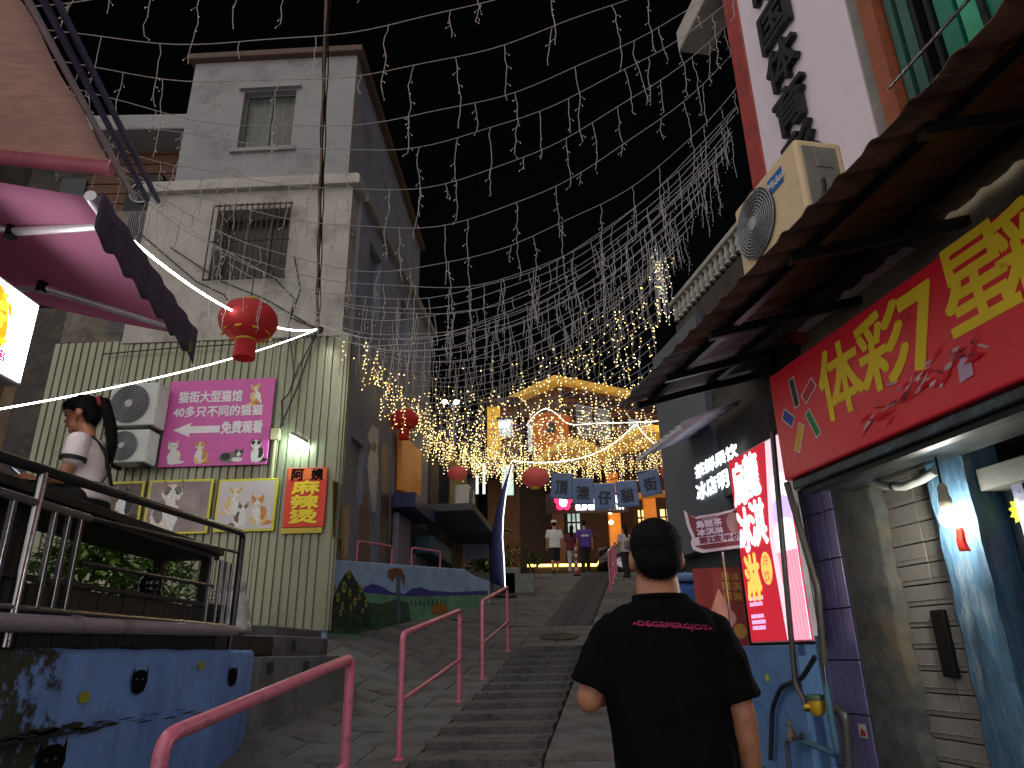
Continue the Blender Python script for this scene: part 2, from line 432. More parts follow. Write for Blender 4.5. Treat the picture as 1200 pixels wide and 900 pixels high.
# broken plaster seam along the wall
bb = B(); 
for k in range(26):
    px = 5 + k*10.3; c = atX(px, 868 - .152*px + 4*math.sin(k*2.1), -2.28)
    if k % 5 == 3 and k > 9: continue
    r = .018*random.uniform(.3, 1)*(1.3 if k < 14 else .45)
    bb.add([tuple(c + V((0, random.uniform(-.05, .05) + .11*math.cos(a), r*math.sin(a)*random.uniform(.5, 1)))) for a in [i*math.pi/4 for i in range(8)]], [tuple(range(8))])
bb.build('plaster_seam', M('bare_plaster_dark', (.02, .02, .018), rough=.9), wall)
# stone steps beside the blue wall
mConc = M('grey_concrete', (.16, .16, .165), rough=.85, var=.15, scale=4, bump=.3, bscale=25, dirt=(.08, .08, .08), dscale=1.5, damt=.45)
es = thing('entrance_steps', 'grey concrete steps between the blue wall and the green building', 'steps')
def prismz(pts, z0, z1):
    b = B(); n = len(pts)
    bot = [(x, y, zg(x, y)-.3 if z0 is None else z0) for x, y in pts]
    b.add(bot + [(x, y, z1) for x, y in pts], [tuple(range(n))[::-1], tuple(range(n, 2*n))] + [(i, (i+1) % n, n+(i+1) % n, n+i) for i in range(n)]); return b
prismz([(-2.62, 6.95), (-2.36, 7.0), (-1.92, 8.55), (-2.0, 9.1), (-4.2, 9.1), (-4.2, 6.95)], None, 1.60).build('tread', mConc, es, bevel=.015)
prismz([(-2.78, 7.35), (-2.5, 7.4), (-2.28, 8.9), (-2.4, 9.6), (-4.2, 9.6), (-4.2, 7.35)], 1.45, 1.80).build('tread', mConc, es, bevel=.015)
prismz([(-3.0, 7.9), (-2.75, 8.6), (-2.72, 10.5), (-7.4, 10.75), (-7.4, 7.9)], 1.55, 1.93).build('landing', mConc, es, bevel=.015)
mTile = P('small_tile_dark', (60, 62, 66)); mTile2 = P('small_tile_pale', (190, 192, 195))
for k, (px, py) in enumerate(((330, 796), (362, 800), (389, 793), (309, 765))):
    b = B(); X = -2.2; c = atY(px, py, 7.3 if k < 3 else 7.6)
    b.box((-.05, -.05, -.005), (.05, .05, .02), 0); b.box((-.032, -.032, .0), (.032, .032, .024), 1)
    # on the flank of the tread
    yy = (7.15, 7.75, 8.3, 8.1)[k]; x = (-2.315, -2.145, -1.99, -2.40)[k]; z = 1.5 if k < 3 else 1.71
    b.build('wall_tile', [mTile2 if k == 2 else mTile, mTile], es, T=face((x-.012, yy, z), (.96, -.28, 0)))
# deck with plank fascia
mDark = M('dark_stained_wood', (.016, .014, .013), rough=.55, var=.4, scale=6, stretch=(1, 1, 8), bump=.3, bscale=50)
mDeck = M('deck_boards_wood', (.03, .026, .024), rough=.6, var=.4, scale=6, stretch=(6, 1, 1), bump=.3)
deck = thing('timber_deck', 'dark timber deck with plank fascia above the blue wall', 'deck')
yy = 1.2
fas = None
b = B(); b.box((-.022, -.0425, 1.66), (0, .0425, 1.97)); fb = None
while yy < 6.1:
    o = b.build('fascia_plank', mDark, deck, bevel=.004) if fb is None else obj('fascia_plank', fb, deck, .004)
    fb = o.data; o.location = (-2.42 + random.uniform(-.004, .004), yy, random.uniform(-.01, .01)); yy += .092
b = B(); b.box((-7.0, 1.2, 1.62), (-2.45, 7.6, 1.78)); b.build('deck_floor', mDeck, deck)
b = B(); b.box((-2.425, 1.2, 1.97), (-2.40, 6.1, 2.0)); b.build('cap_rail', mDark, deck, bevel=.004)
# steel railing on the deck
mSteel = M('stainless_steel', (.42, .42, .44), rough=.22, metal=1, var=.1, scale=12, bump=.05)
mDarkSteel = M('dark_gloss_tube', (.05, .052, .06), rough=.22, metal=.7, var=.2, bump=.05)
rl = thing('deck_railing', 'stainless steel railing with dark top tube along the timber deck', 'railing')
XR = -2.35
def rp(y, z): return V((XR, y, z))
b = B(); b.tube(arc_path([rp(1.2, 2.40), rp(6.19, 2.60), rp(6.19, 1.66)], .06), .027, 14); b.build('top_rail', mDarkSteel, rl)
b = B(); b.tube([rp(1.2, 2.30), rp(3.92, 2.33)], .022, 12); b.build('middle_rail', mSteel, rl)
b = B(); b.tube([rp(3.92, 2.33), rp(6.11, 2.43)], .014, 10); b.build('middle_rail', mDarkSteel, rl)
b = B(); b.tube([rp(3.92, 2.09), rp(5.7, 2.12)], .014, 10); b.build('middle_rail', mDarkSteel, rl)
b = B(); b.tube([rp(1.2, 1.83), rp(6.1, 1.84)], .016, 10); b.build('bottom_rail', mSteel, rl)
for yp, zt in ((3.46, 2.48), (2.0, 2.43)):
    b = B(); b.tube([rp(yp, 1.66), rp(yp, zt)], .024, 12); b.build('post', mSteel, rl)
bm = None
for yp in (2.3, 2.6, 2.9, 3.16, 3.3, 3.62, 3.74, 3.85, 5.62, 5.8, 5.92, 6.03):
    o = B().box((-.013, -.013, 1.83), (.013, .013, 2.33)).build('baluster', mSteel, rl, bevel=.003) if bm is None else obj('baluster', bm, rl, .003)
    bm = o.data; o.location = (XR, yp, 0)
mPipe = M('grey_plastic_pipe', lin((150, 140, 150)), rough=.5, var=.12, scale=8, bump=.1, dirt=lin((80, 76, 80)), dscale=4, damt=.3)
pp = thing('drain_pipe', 'pale grey plastic pipe running along the deck fascia above the blue wall', 'pipe')
b = B(); b.tube([(-2.30, 1.2, 1.735), (-2.30, 6.1, 1.80)], .042, 14); b.build('pipe_run', mPipe, pp)
for yy in (2.3, 3.9, 5.2): 
    b = B(); b.tube([(-2.30, yy-.03, 1.737+.0133*(yy-1.2)), (-2.30, yy+.03, 1.737+.0133*(yy-1.2))], .047, 14); b.build('coupling', mPipe, pp)
# bench the woman sits on
bench = thing('long_bench', 'long dark bench on the deck behind the steel railing', 'bench')
b = B(); b.box((-3.02, 3.2, 2.40), (-2.46, 6.12, 2.455)); b.build('seat', mDark, bench, bevel=.008)
b = B(); b.box((-3.0, 3.25, 2.36), (-2.48, 6.08, 2.398)); b.build('apron', mDark, bench, bevel=.004)
for x in (-2.94, -2.55):
    for yy in (3.35, 6.0): B().box((x-.035, yy-.035, 1.78), (x+.035, yy+.035, 2.36)).build('leg', mDark, bench, bevel=.004)
B().box((-2.85, 3.70, 1.78), (-2.60, 3.86, 2.36)).build('leg', mDark, bench, bevel=.004)
# ornaments on the deck
mGloss = M('black_glaze', (.008, .008, .009), rough=.12, var=.2, bump=0, coat=.6)
def catstat(name, label, base, s, mat, med=None):
    t = thing(name, label, 'statue', base)
    b = B(); b.ell((0, 0, .17*s), (.13*s, .12*s, .18*s)); b.ell((0, 0, .36*s), (.095*s, .09*s, .085*s)); b.ell((0.02, 0, .06*s), (.15*s, .14*s, .07*s))
    for k in (-1, 1):
        b.tube([(0, k*.055*s, .40*s), (0, k*.07*s, .50*s)], [.035*s, .004*s], 8)
        b.tube([(.09*s, k*.05*s, .2*s), (.12*s, k*.05*s, .02*s)], [.035*s, .04*s], 8)
    fuse(b, 'body', mat, t, .012*s+.004, 4)
    if med:
        b = B(); b.lathe([(0, -.01), (.055*s, -.01), (.06*s, .0), (.05*s, .012), (0, .014)], 16, T=Matrix.Translation((.12*s, -.02*s, .2*s)) @ Matrix.Rotation(math.pi/2, 4, 'Y')); b.build('medallion', med, t)
    return t
c1 = atX(168, 704, -2.75)
catstat('cat_statue', 'glossy black ornamental cat with a red medallion below the bench', (-2.8, 5.62, 1.78), 1.0, mGloss, P('red_lacquer', (150, 44, 36), rough=.3))
catstat('cat_statue', 'white ornamental cat standing behind the end of the railing', (-2.88, 7.5, 1.80), 1.35, M('white_glaze', (.55, .55, .55), rough=.3, bump=0))
# shrubs behind the bench
mLeaf = M('shrub_leaf', (.17, .30, .05), rough=.5, var=.5, scale=14, bump=0)
mLeaf2 = M('shrub_leaf_dark', (.09, .18, .035), rough=.5, var=.5, scale=14, bump=0)
mStem = M('shrub_stem', (.06, .045, .03))
def shrub(label, base, rx, ry, h, n, seed, lf=.07):
    rnd = random.Random(seed)
    t = thing('potted_shrub', label, 'shrub', base, 'green shrubs on the deck')
    b = B()
    for k in range(7):
        a = rnd.uniform(0, 6.28); b.tube([(0, 0, 0), (rx*.3*math.cos(a), ry*.3*math.sin(a), h*.5), (rx*.8*math.cos(a), ry*.8*math.sin(a), h*.9)], [.012, .009, .004], 5)
    b.build('stem', mStem, t)
    b = B()
    for k in range(n):
        a = rnd.uniform(0, 6.28); q = rnd.random()**.5; zz = h*rnd.random()**.7
        w = math.sin(math.pi*min(1, zz/h*.8+.2))
        c = V((rx*q*w*math.cos(a), ry*q*w*math.sin(a), zz))
        d = V((math.cos(a), math.sin(a), rnd.uniform(-.6, .7))).normalized(); s = d.cross(V((0, 0, 1))).normalized(); ll = lf*rnd.uniform(.6, 1.4)
        e = s*ll*.22
        b.add([c, c+d*ll*.5+e, c+d*ll+V((0, 0, -.02)), c+d*ll*.5-e], [(0, 1, 2, 3)], 1 if rnd.random() < .4 else 0)
    b.build('foliage', [mLeaf, mLeaf2], t)
shrub('feathery green shrub under the bench, left of the black cat statue', (-3.75, 6.5, 1.78), .55, .75, .95, 1500, 1, .15)
shrub('bushy green shrub under the bench, right of the black cat statue', (-3.55, 7.35, 1.78), .5, .45, .85, 1400, 2, .09)
# ================================================================== CORNER BUILDING (green cladding, plaster above)
FL = face((-2.72, 10.6, 0), (-.045, -1, 0)); FLi = FL.inverted()
FS = face((-2.72, 10.6, 0), (1, -.1, 0)); FSi = FS.inverted()
def onplane(T, px, py, off=0):
    """place on a facade seen along a bearing, in that facade's own x, height"""
    n = V((T[0][2], T[1][2], T[2][2])); p = T.translation + n*off; d = ray(px, py)
    w = EYE + d*((p-EYE).dot(n)/d.dot(n)); q = T.inverted() @ w; return q.x, q.y
mCorr = M('green_corrugated_steel', lin((144, 145, 124)), rough=.32, metal=.4, var=.12, scale=2, bump=.25, bscale=3, dirt=lin((116, 112, 90)), dscale=1.6, damt=.5, stretch=(1, .25, 1))
mPlast = M('old_plaster', lin((170, 165, 156)), rough=.85, var=.12, scale=2.5, bump=.3, bscale=18, dirt=lin((112, 104, 92)), dscale=1.1, damt=.4)
mPlast2 = M('grey_plaster', lin((140, 138, 138)), rough=.85, var=.08, scale=2, bump=.25, bscale=18, dirt=lin((110, 108, 108)), dscale=.9, damt=.35)
mBlueP = M('slate_blue_plaster', lin((132, 136, 150)), rough=.85, var=.14, scale=1.5, bump=.3, bscale=15, dirt=lin((104, 106, 116)), dscale=.8, damt=.45)
mDarkGlass = M('dark_glass', (.012, .014, .016), rough=.08, var=.1, bump=0)
mFrame = M('window_frame_grey', (.12, .12, .13), rough=.5, bump=0)
mBlk = M('black_metal', (.012, .012, .013), rough=.4, metal=.5, bump=.05)
mRust = M('rusty_iron', (.05, .035, .025), rough=.8, var=.5, scale=20)
cb = thing('corner_building', 'corner building with green corrugated cladding below and pale plaster storeys above', 'building', FL)
b = B(); prof = []; x = -4.9; k = 0
while x < 0:
    prof += [(x, 0), (x+.085, 0), (x+.092, -.028), (x+.115, -.028), (x+.122, 0)]; x += .125
vs = [(px, 1.93, pz) for px, pz in prof] + [(px, 6.55, pz) for px, pz in prof]; n = len(prof)
b.add(vs, [(i, i+1, n+i+1, n+i) for i in range(n-1)]); b.build('corrugated_cladding', mCorr, cb)
b = B()
for xx in (-3.65, -2.4, -1.15): B().box((xx-.02, 1.93, .001), (xx+.02, 6.55, .012)).build('cladding_seam', mCorr, cb)
b.box((-4.9, .9, -8), (-.02, 6.50, -.06)); b.build('lower_core', mPlast2, cb)
b = B(); b.box((-.06, 1.93, -.05), (.012, 6.55, .02)); b.build('corner_trim', mCorr, cb, bevel=.004)
# middle storey with its window opening
gx0, gy1 = onplane(FL, 257, 248); gx1, gy0 = onplane(FL, 333, 325)
b = B()
for a, c, d, e in ((-3.75, gx0, 6.5, 9.4), (gx1, -.05, 6.5, 9.4), (gx0, gx1, 6.5, gy0), (gx0, gx1, gy1, 9.4)):
    b.box((a, d, -.35), (c, e, .03))
b.build('middle_wall', mPlast, cb)
b = B(); b.box((-3.74, 6.5, -7.5), (-.06, 9.38, -.36)); b.build('middle_core', mBlueP, cb)
w = B(); w.box((gx0+.03, gy0+.03, -.3), (gx1-.03, gy1-.03, -.27)); wo = w.build('window', M('brown_curtain_glass', (.035, .028, .02), rough=.2, var=.4, scale=3, stretch=(6, .5, 1)), cb)
b = B()
for k in range(4): 
    xx = gx0 + (gx1-gx0)*k/3; b.box((xx-.025, gy0, -.28), (xx+.025, gy1, -.24))
b.box((gx0, gy0, -.28), (gx1, gy0+.05, -.235)); b.box((gx0, gy1-.05, -.28), (gx1, gy1, -.235)); b.build('frame', mFrame, wo)
gr = None
for k in range(15):
    xx = gx0 - .04 + (gx1-gx0+.08)*k/14
    gb = B(); gb.box((-.009, gy0-.08, .12), (.009, gy1+.06, .138)); o = gb.build('grille_bar', mRust, cb) if gr is None else obj('grille_bar', gr, cb); gr = o.data; o.location.x = xx
for yy in (gy0-.05, (gy0+gy1)/2, gy1+.04):
    B().box((gx0-.06, yy-.012, .10), (gx1+.06, yy+.012, .119)).build('grille_rail', mRust, cb)
b = B(); b.box((-3.9, 9.4, -1.5), (.10, 9.58, .16)); b.box((-3.86, 9.58, -1.45), (.06, 9.66, .10)); b.build('ledge', mPlast, cb, bevel=.015)
# upper block, set back
ux0, ux1, uz = -4.25, -.62, -1.42
FU = FL @ Matrix.Translation((0, 0, uz))
wx0, wy1 = onplane(FU, 287, 108); wx1, wy0 = onplane(FU, 340, 173)
b = B()
for a, c, d, e in ((ux0, wx0, 9.3, 13.95), (wx1, ux1, 9.3, 13.95), (wx0, wx1, 9.3, wy0), (wx0, wx1, wy1, 13.95)): b.box((a, d, uz-.3), (c, e, uz))
b.build('upper_wall', mPlast2, cb)
b = B(); b.box((ux0+.01, 9.3, -9.5), (ux1-.01, 13.93, uz-.31)); b.build('upper_core', mBlueP, cb)
b = B(); b.box((ux0-.12, 13.95, -9.6), (ux1+.14, 14.1, uz+.16)); b.build('roof_slab', M('roof_slab_brown', (.10, .06, .045), rough=.8), cb, bevel=.02)
w = B(); w.box((wx0, wy0, uz-.2), (wx1, wy1, uz-.17)); wo = w.build('window', M('curtained_glass', (.08, .085, .075), rough=.25, var=.5, scale=4, stretch=(5, .3, 1)), cb)
b = B()
for xx in (wx0+.025, (wx0+wx1)/2, wx1-.025): b.box((xx-.03, wy0, uz-.18), (xx+.03, wy1, uz-.13))
for yy in (wy0+.025, wy1-.025): b.box((wx0, yy-.03, uz-.18), (wx1, yy+.03, uz-.125))
b.build('frame', mFrame, wo); b = B(); b.box((wx0-.12, wy0-.09, uz-.1), (wx1+.12, wy0, uz+.08)); b.build('sill', mPlast2, wo); b = B(); b.box((wx0-.1, wy1+.02, uz-.02), (wx1+.1, wy1+.1, uz+.1)); b.build('lintel', mPlast2, wo)
# flank of the corner building along the street
sw = thing('street_flank_wall', 'slate blue painted side wall of the corner building with a faded white cat mural', 'wall', FS)
S = lambda px, py: onplane(FS, px, py)
def opening_wall(b, x0, x1, y0, y1, holes, z0, z1):
    xsx = sorted({x0, x1, *[h[0] for h in holes], *[h[1] for h in holes]}); ysx = sorted({y0, y1, *[h[2] for h in holes], *[h[3] for h in holes]})
    for i in range(len(xsx)-1):
        for j in range(len(ysx)-1):
            cx, cy = (xsx[i]+xsx[i+1])/2, (ysx[j]+ysx[j+1])/2
            if any(h[0] < cx < h[1] and h[2] < cy < h[3] for h in holes): continue
            b.box((xsx[i], ysx[j], z0), (xsx[i+1], ysx[j+1], z1))
h1 = (.62, 1.32, 3.98, 4.98); h2 = (.95, 1.75, 7.55, 8.9); h3 = (3.3, 4.0, 7.6, 8.9)
b = B(); opening_wall(b, .36, 6.4, 1.9, 9.36, [h1, h2, h3], -.25, 0); b.build('flank_wall', mBlueP, sw)
for h in (h1, h2, h3):
    B().box((h[0], h[2], -.22), (h[1], h[3], -.2)).build('window', mDarkGlass, sw)
b = B(); prof = []; x = 0.03
while x < .33: prof += [(x, .02), (x+.05, .02), (x+.06, -.0), (x+.08, .0)]; x += .083
vs = [(px, 1.93, pz) for px, pz in prof] + [(px, 6.5, pz) for px, pz in prof]; n = len(prof)
b.add(vs, [(i, i+1, n+i+1, n+i) for i in range(n-1)]); b.build('corrugated_return', M('brown_corrugated_steel', lin((120, 108, 92)), rough=.4, metal=.3, var=.2), sw)
b = B(); b.box((.36, 9.36, -.3), (6.4, 9.52, .12)); b.build('ledge', mPlast2, sw, bevel=.01)
# faded cat mural on the flank
mCatW = P('mural_cat_white', (176, 178, 190), var=.15, scale=3); mBrn = P('mural_brown', (92, 74, 58), var=.25, scale=3); mBrn2 = P('mural_dark_brown', (58, 42, 34), var=.2)
mural2 = lambda name, pts, mat, z: (lambda b: b.build(name, mat, sw))((lambda b: (flat(b, [S(*p) for p in pts], z), b)[1])(B()))
mural2('painted_cat', [(436, 600), (432, 570), (430, 545), (434, 525), (430, 510), (436, 498), (444, 504), (442, 525), (443, 550), (441, 575), (440, 600)][::-1], mCatW, .006)
mural2('painted_cat_head', [(433, 526), (432, 519), (436, 521), (438, 516), (441, 523), (439, 530)][::-1], mBrn2, .010)
mural2('painted_trunk', [(418, 660), (421, 600), (429, 572), (432, 600), (434, 660)][::-1], mBrn, .006)
mural2('painted_trunk', [(443, 660), (446, 600), (446, 525), (452, 518), (456, 560), (455, 660)][::-1], mBrn, .007)
# framed cat posters on the flank
for pts, mm in (([(386, 630), (386, 563), (399, 566), (396, 632)], P('poster_dark_tabby', (70, 62, 56), var=.5, scale=9)), ([(397, 655), (399, 592), (407, 596), (404, 656)], P('poster_pale_cat', (170, 140, 120), var=.4, scale=7))):
    q = [S(*p) for p in pts][::-1]; b = B(); b.prism(q, .03, .05); pz = b.build('poster_frame', P('poster_yellow_edge', (150, 140, 60)), sw)
    cx = sum(p[0] for p in q)/4; cy = sum(p[1] for p in q)/4
    b = B(); flat(b, [(cx+(p[0]-cx)*.86, cy+(p[1]-cy)*.93) for p in q], .053); b.build('picture', mm, pz)
# ================================================================== AIR CONDITIONERS
mAC = M('ac_white', lin((196, 198, 194)), rough=.45, var=.06, bump=.05, dirt=lin((150, 150, 144)), dscale=3, damt=.3)
mACb = M('ac_beige', lin((226, 198, 160)), rough=.45, var=.05, bump=.04, dirt=lin((190, 165, 130)), dscale=3, damt=.3)
mACg = M('ac_grey_side', lin((128, 122, 116)), rough=.5, bump=.05)
mGrill = M('ac_grille_dark', (.05, .052, .056), rough=.5, bump=0)
mWire = M('ac_grille_wire', (.32, .33, .34), rough=.4, metal=.3, bump=0)
def ac_unit(name, label, T, w, h, d, fan=-1, body=mAC, side=mAC, group=None, rings=8):
    """frame: x along the front, y up, z out; origin bottom centre of the front"""
    t = thing(name, label, 'air conditioner', T, group)
    B().box((-w/2, .0, -d), (w/2, h, 0)).build('casing', [body], t, bevel=.02)
    r = h*.44; cx = fan*(w/2 - r - .03); cy = h/2
    b = B(); b.lathe([(0, .004), (r, .004), (r, .010), (0, .010)], 36, T=Matrix.Translation((cx, cy, 0))); b.build('fan_recess', mGrill, t)
    b = B()
    for k in range(rings):
        rr = r*(1-k/rings*.82)
        b.tube([(cx+rr*math.cos(a*math.pi/18), cy+rr*math.sin(a*math.pi/18), .022+.012*(1-(rr/r)**2)) for a in range(37)], .0042, 5, caps=False)
    for a in range(24):
        an = a*math.pi/12+.1
        b.tube([(cx+r*.2*math.cos(an), cy+r*.2*math.sin(an), .03), (cx+r*math.cos(an+.5), cy+r*math.sin(an+.5), .016)], .003, 4)
    b.build('fan_grille', mWire, t)
    b = B(); b.lathe([(0, .014), (r*.2, .014), (r*.2, .04), (0, .046)], 16, T=Matrix.Translation((cx, cy, 0))); b.build('fan_hub', M('ac_hub', (.4, .4, .4), rough=.4, bump=0), t)
    b = B(); b.box((w/2-.004, .06, -d*.85), (w/2+.008, h-.05, -d*.12)); 
    b.box((w/2, h*.62, -d*.72), (w/2+.016, h*.88, -d*.36)); b.build('side_panel', side, t, bevel=.006)
    for xx in (-w*.36, w*.36):
        B().box((xx-.03, -.05, -d+.02), (xx+.03, .0, -.02)).build('foot', mBlk, t)
    return t
x0, y1 = onplane(FL, 133, 450, .4); x1, y0 = onplane(FL, 180, 498, .4)
ac_unit('air_conditioner', 'upper white air conditioner on the green cladding left of the pink sign', FL @ Matrix.Translation(((x0+x1)/2, y0, .42)), x1-x0, y1-y0, .34, group='air conditioners on the green wall')
x0, y1 = onplane(FL, 128, 504, .4); x1, y0 = onplane(FL, 169, 541, .4)
ac_unit('air_conditioner', 'lower smaller white air conditioner under the other one left of the pink sign', FL @ Matrix.Translation(((x0+x1)/2, y0, .40)), x1-x0, y1-y0, .32, group='air conditioners on the green wall')
# ================================================================== SIGNS ON THE GREEN WALL
mWhite = P('print_white', (232, 228, 232)); mMag = M('magenta_board', lin((206, 92, 168)), rough=.4, var=.05, bump=.03)
_fr = random.Random(77)
def fur(cx, cy, rx, ry, n=44, amp=.10):
    out = []
    for k in range(n):
        a = 2*math.pi*k/n; q = 1+_fr.uniform(-amp, amp*.6); out.append((cx+rx*q*math.cos(a), cy+ry*q*math.sin(a)))
    return out
def cat_print(b, cx, cy, s, body, alt, flip=1, lying=False):
    """a sitting or lying cat as flat print; material slots: body, alt, dark, white"""
    if lying:
        flat(b, fur(cx, cy+.22*s, .5*s, .24*s), .0, body); flat(b, fur(cx-.2*s*flip, cy+.26*s, .22*s, .17*s), .0003, alt); hx, hy = cx+.36*s*flip, cy+.40*s
        flat(b, fur(cx+.3*s*flip, cy+.12*s, .24*s, .10*s), .0006, 3)
    else:
        flat(b, fur(cx+.20*s*flip, cy+.07*s, .24*s, .07*s), .0, alt); flat(b, fur(cx+.03*s*flip, cy+.26*s, .25*s, .28*s), .0003, body)
        flat(b, fur(cx+.12*s*flip, cy+.33*s, .13*s, .20*s), .0006, alt); flat(b, fur(cx-.05*s*flip, cy+.32*s, .13*s, .22*s), .0009, 3)
        for k in (-1, 1): flat(b, fur(cx+(k*.075-.04*flip)*s, cy+.10*s, .055*s, .13*s, 20), .0012, 3 if k > 0 else body)
        hx, hy = cx-.05*s*flip, cy+.66*s
    for k in (-1, 1):
        flat(b, [(hx+(k*.13-.07)*s, hy+.06*s), (hx+(k*.13+.07)*s, hy+.06*s), (hx+k*.165*s, hy+.245*s)], .0011, alt)
        flat(b, [(hx+(k*.135-.035)*s, hy+.08*s), (hx+(k*.135+.035)*s, hy+.08*s), (hx+k*.155*s, hy+.20*s)], .0013, 4)
    flat(b, fur(hx, hy, .19*s, .155*s), .0015, body)
    for k in (-1, 1): flat(b, fur(hx+k*.095*s, hy+.045*s, .075*s, .085*s, 20), .0018, alt)
    flat(b, fur(hx, hy-.045*s, .085*s, .10*s, 22), .0021, 3)
    for k in (-1, 1): flat(b, ngon(hx+k*.078*s, hy+.01*s, .022*s, .019*s, 8), .0024, 2)
    flat(b, [(hx-.018*s, hy-.042*s), (hx, hy-.065*s), (hx+.018*s, hy-.042*s)], .0024, 4); flat(b, [(hx-.03*s, hy-.09*s), (hx, hy-.08*s), (hx+.03*s, hy-.09*s), (hx, hy-.086*s)], .0024, 2)
CATM = {k: P('cat_'+k, c, var=.4, scale=30) for k, c in dict(white=(228, 222, 218), cream=(228, 190, 130), orange=(200, 130, 70), grey=(120, 112, 112), brown=(110, 90, 74), black=(40, 34, 34), pale=(235, 215, 200)).items()}
mDk = P('cat_eye_dark', (40, 30, 26)); mNose = P('cat_nose', (190, 130, 124))
x0, y1 = onplane(FL, 201, 447, .06); x1, y0 = onplane(FL, 312, 544, .06)
W, H = x1-x0, y1-y0
ps = thing('cat_house_sign', 'magenta sign with white Chinese lettering, an arrow and small cats', 'sign', FL @ Matrix.Translation((x0, y0, .05)))
B().box((0, 0, -.02), (W, H, .012)).build('board', mMag, ps, bevel=.004)
text(ps, '猫街大型猫馆', H*.135, W*.40, H*.80, .015, mWhite, bold=.006, w=W*.60)
text(ps, '40多只不同的猫猫', H*.125, W*.49, H*.625, .015, mWhite, bold=.006, w=W*.84)
text(ps, '免费观看', H*.14, W*.735, H*.43, .015, mWhite, bold=.008, w=W*.38)
b = B(); flat(b, [(W*.09, H*.415), (W*.26, H*.50), (W*.245, H*.455), (W*.53, H*.455), (W*.53, H*.375), (W*.245, H*.375), (W*.26, H*.33)], .015); b.build('arrow', mWhite, ps)
for cx, s, bd, al, ly, fl in ((.13, .30, 'white', 'pale', 0, 1), (.38, .30, 'cream', 'orange', 0, 1), (.66, .26, 'grey', 'black', 1, 1), (.90, .30, 'white', 'black', 0, 1)):
    b = B(); cat_print(b, 0, 0, H*s, 0, 1, fl, ly); b.build('printed_cat', [CATM[bd], CATM[al], mDk, CATM['white'], mNose], ps, T=Matrix.Translation((W*cx, H*.03, .016)))
b = B(); cat_print(b, 0, 0, H*.28, 0, 1, -1); b.build('printed_cat', [CATM['orange'], CATM['cream'], mDk, CATM['white'], mNose], ps, T=Matrix.Translation((W*.86, H*.70, .018)) @ Matrix.Rotation(.3, 4, 'Z'))
# red and orange noodle sign
x0, y1 = onplane(FL, 337, 549, .06); x1, y0 = onplane(FL, 379, 617, .06); W, H = x1-x0, y1-y0
rs = thing('noodle_sign', 'narrow red sign with black and yellow Chinese characters near the building corner', 'sign', FL @ Matrix.Translation((x0, y0, .05)))
B().box((0, 0, -.02), (W, H, .012)).build('board', M('vermilion_board', lin((222, 58, 34)), rough=.45, var=.1, bump=.03), rs, bevel=.004)
b = B(); flat(b, [(.02, H*.80), (W-.02, H*.80), (W-.02, H-.02), (.02, H-.02)], .0145); b.build('orange_band', P('orange_band', (232, 110, 50)), rs)
text(rs, '阿', W*.28, W*.27, H*.885, .018, mBlack, bold=.007); text(rs, '姨', W*.28, W*.75, H*.885, .018, mBlack, bold=.007)
mYl = P('print_yellow', (244, 214, 40))
for k, ch in enumerate('麻辣烫'): text(rs, ch, H*.215, W*.5, H*(.665-.245*k), .018, mYl, bold=.012, w=W*.66)
B().box((-.02, -.09, -.015), (W-.02, -.01, .01)).build('yellow_edge', P('yellow_edge', (190, 170, 60)), rs)
# three framed cat photographs
def photo(label, pts, bg, cats):
    x0, y1 = onplane(FL, *pts[0], .06); x1, y0 = onplane(FL, *pts[1], .06); W, H = x1-x0, y1-y0
    t = thing('cat_poster', label, 'poster', FL @ Matrix.Translation((x0, y0, .05)), 'cat posters on the green wall')
    B().box((0, 0, -.02), (W, H, .01)).build('frame', P('poster_frame_yellow', (214, 204, 60)), t, bevel=.006)
    b = B(); flat(b, [(.035, .035), (W-.035, .035), (W-.035, H-.035), (.035, H-.035)], .0115); b.build('picture', bg, t)
    for cx, cy, s, bd, al, fl in cats:
        b = B(); cat_print(b, 0, 0, H*s, 0, 1, fl); b.build('printed_cat', [CATM[bd], CATM[al], mDk, CATM['white'], mNose], t, T=Matrix.Translation((W*cx, H*cy+.03, .013)))
photo('cat photo in a yellow frame with three small kittens', ((257, 562), (320, 622)), P('photo_pale', (206, 198, 200), var=.08, scale=2), [(.28, .28, .62, 'pale', 'cream', -1), (.44, .06, .52, 'white', 'brown', -1), (.72, .08, .66, 'cream', 'orange', 1)])
photo('cat photo in a yellow frame with one large grey and white cat', ((176, 563), (242, 625)), P('photo_blur', (150, 134, 134), var=.45, scale=1.6), [(.34, .02, 1.05, 'pale', 'grey', -1)])
photo('cat photo in a yellow frame with a dark striped cat, partly behind the rail', ((116, 565), (162, 613)), P('photo_dark', (90, 78, 68), var=.4, scale=3), [(.6, .05, .95, 'brown', 'black', 1)])
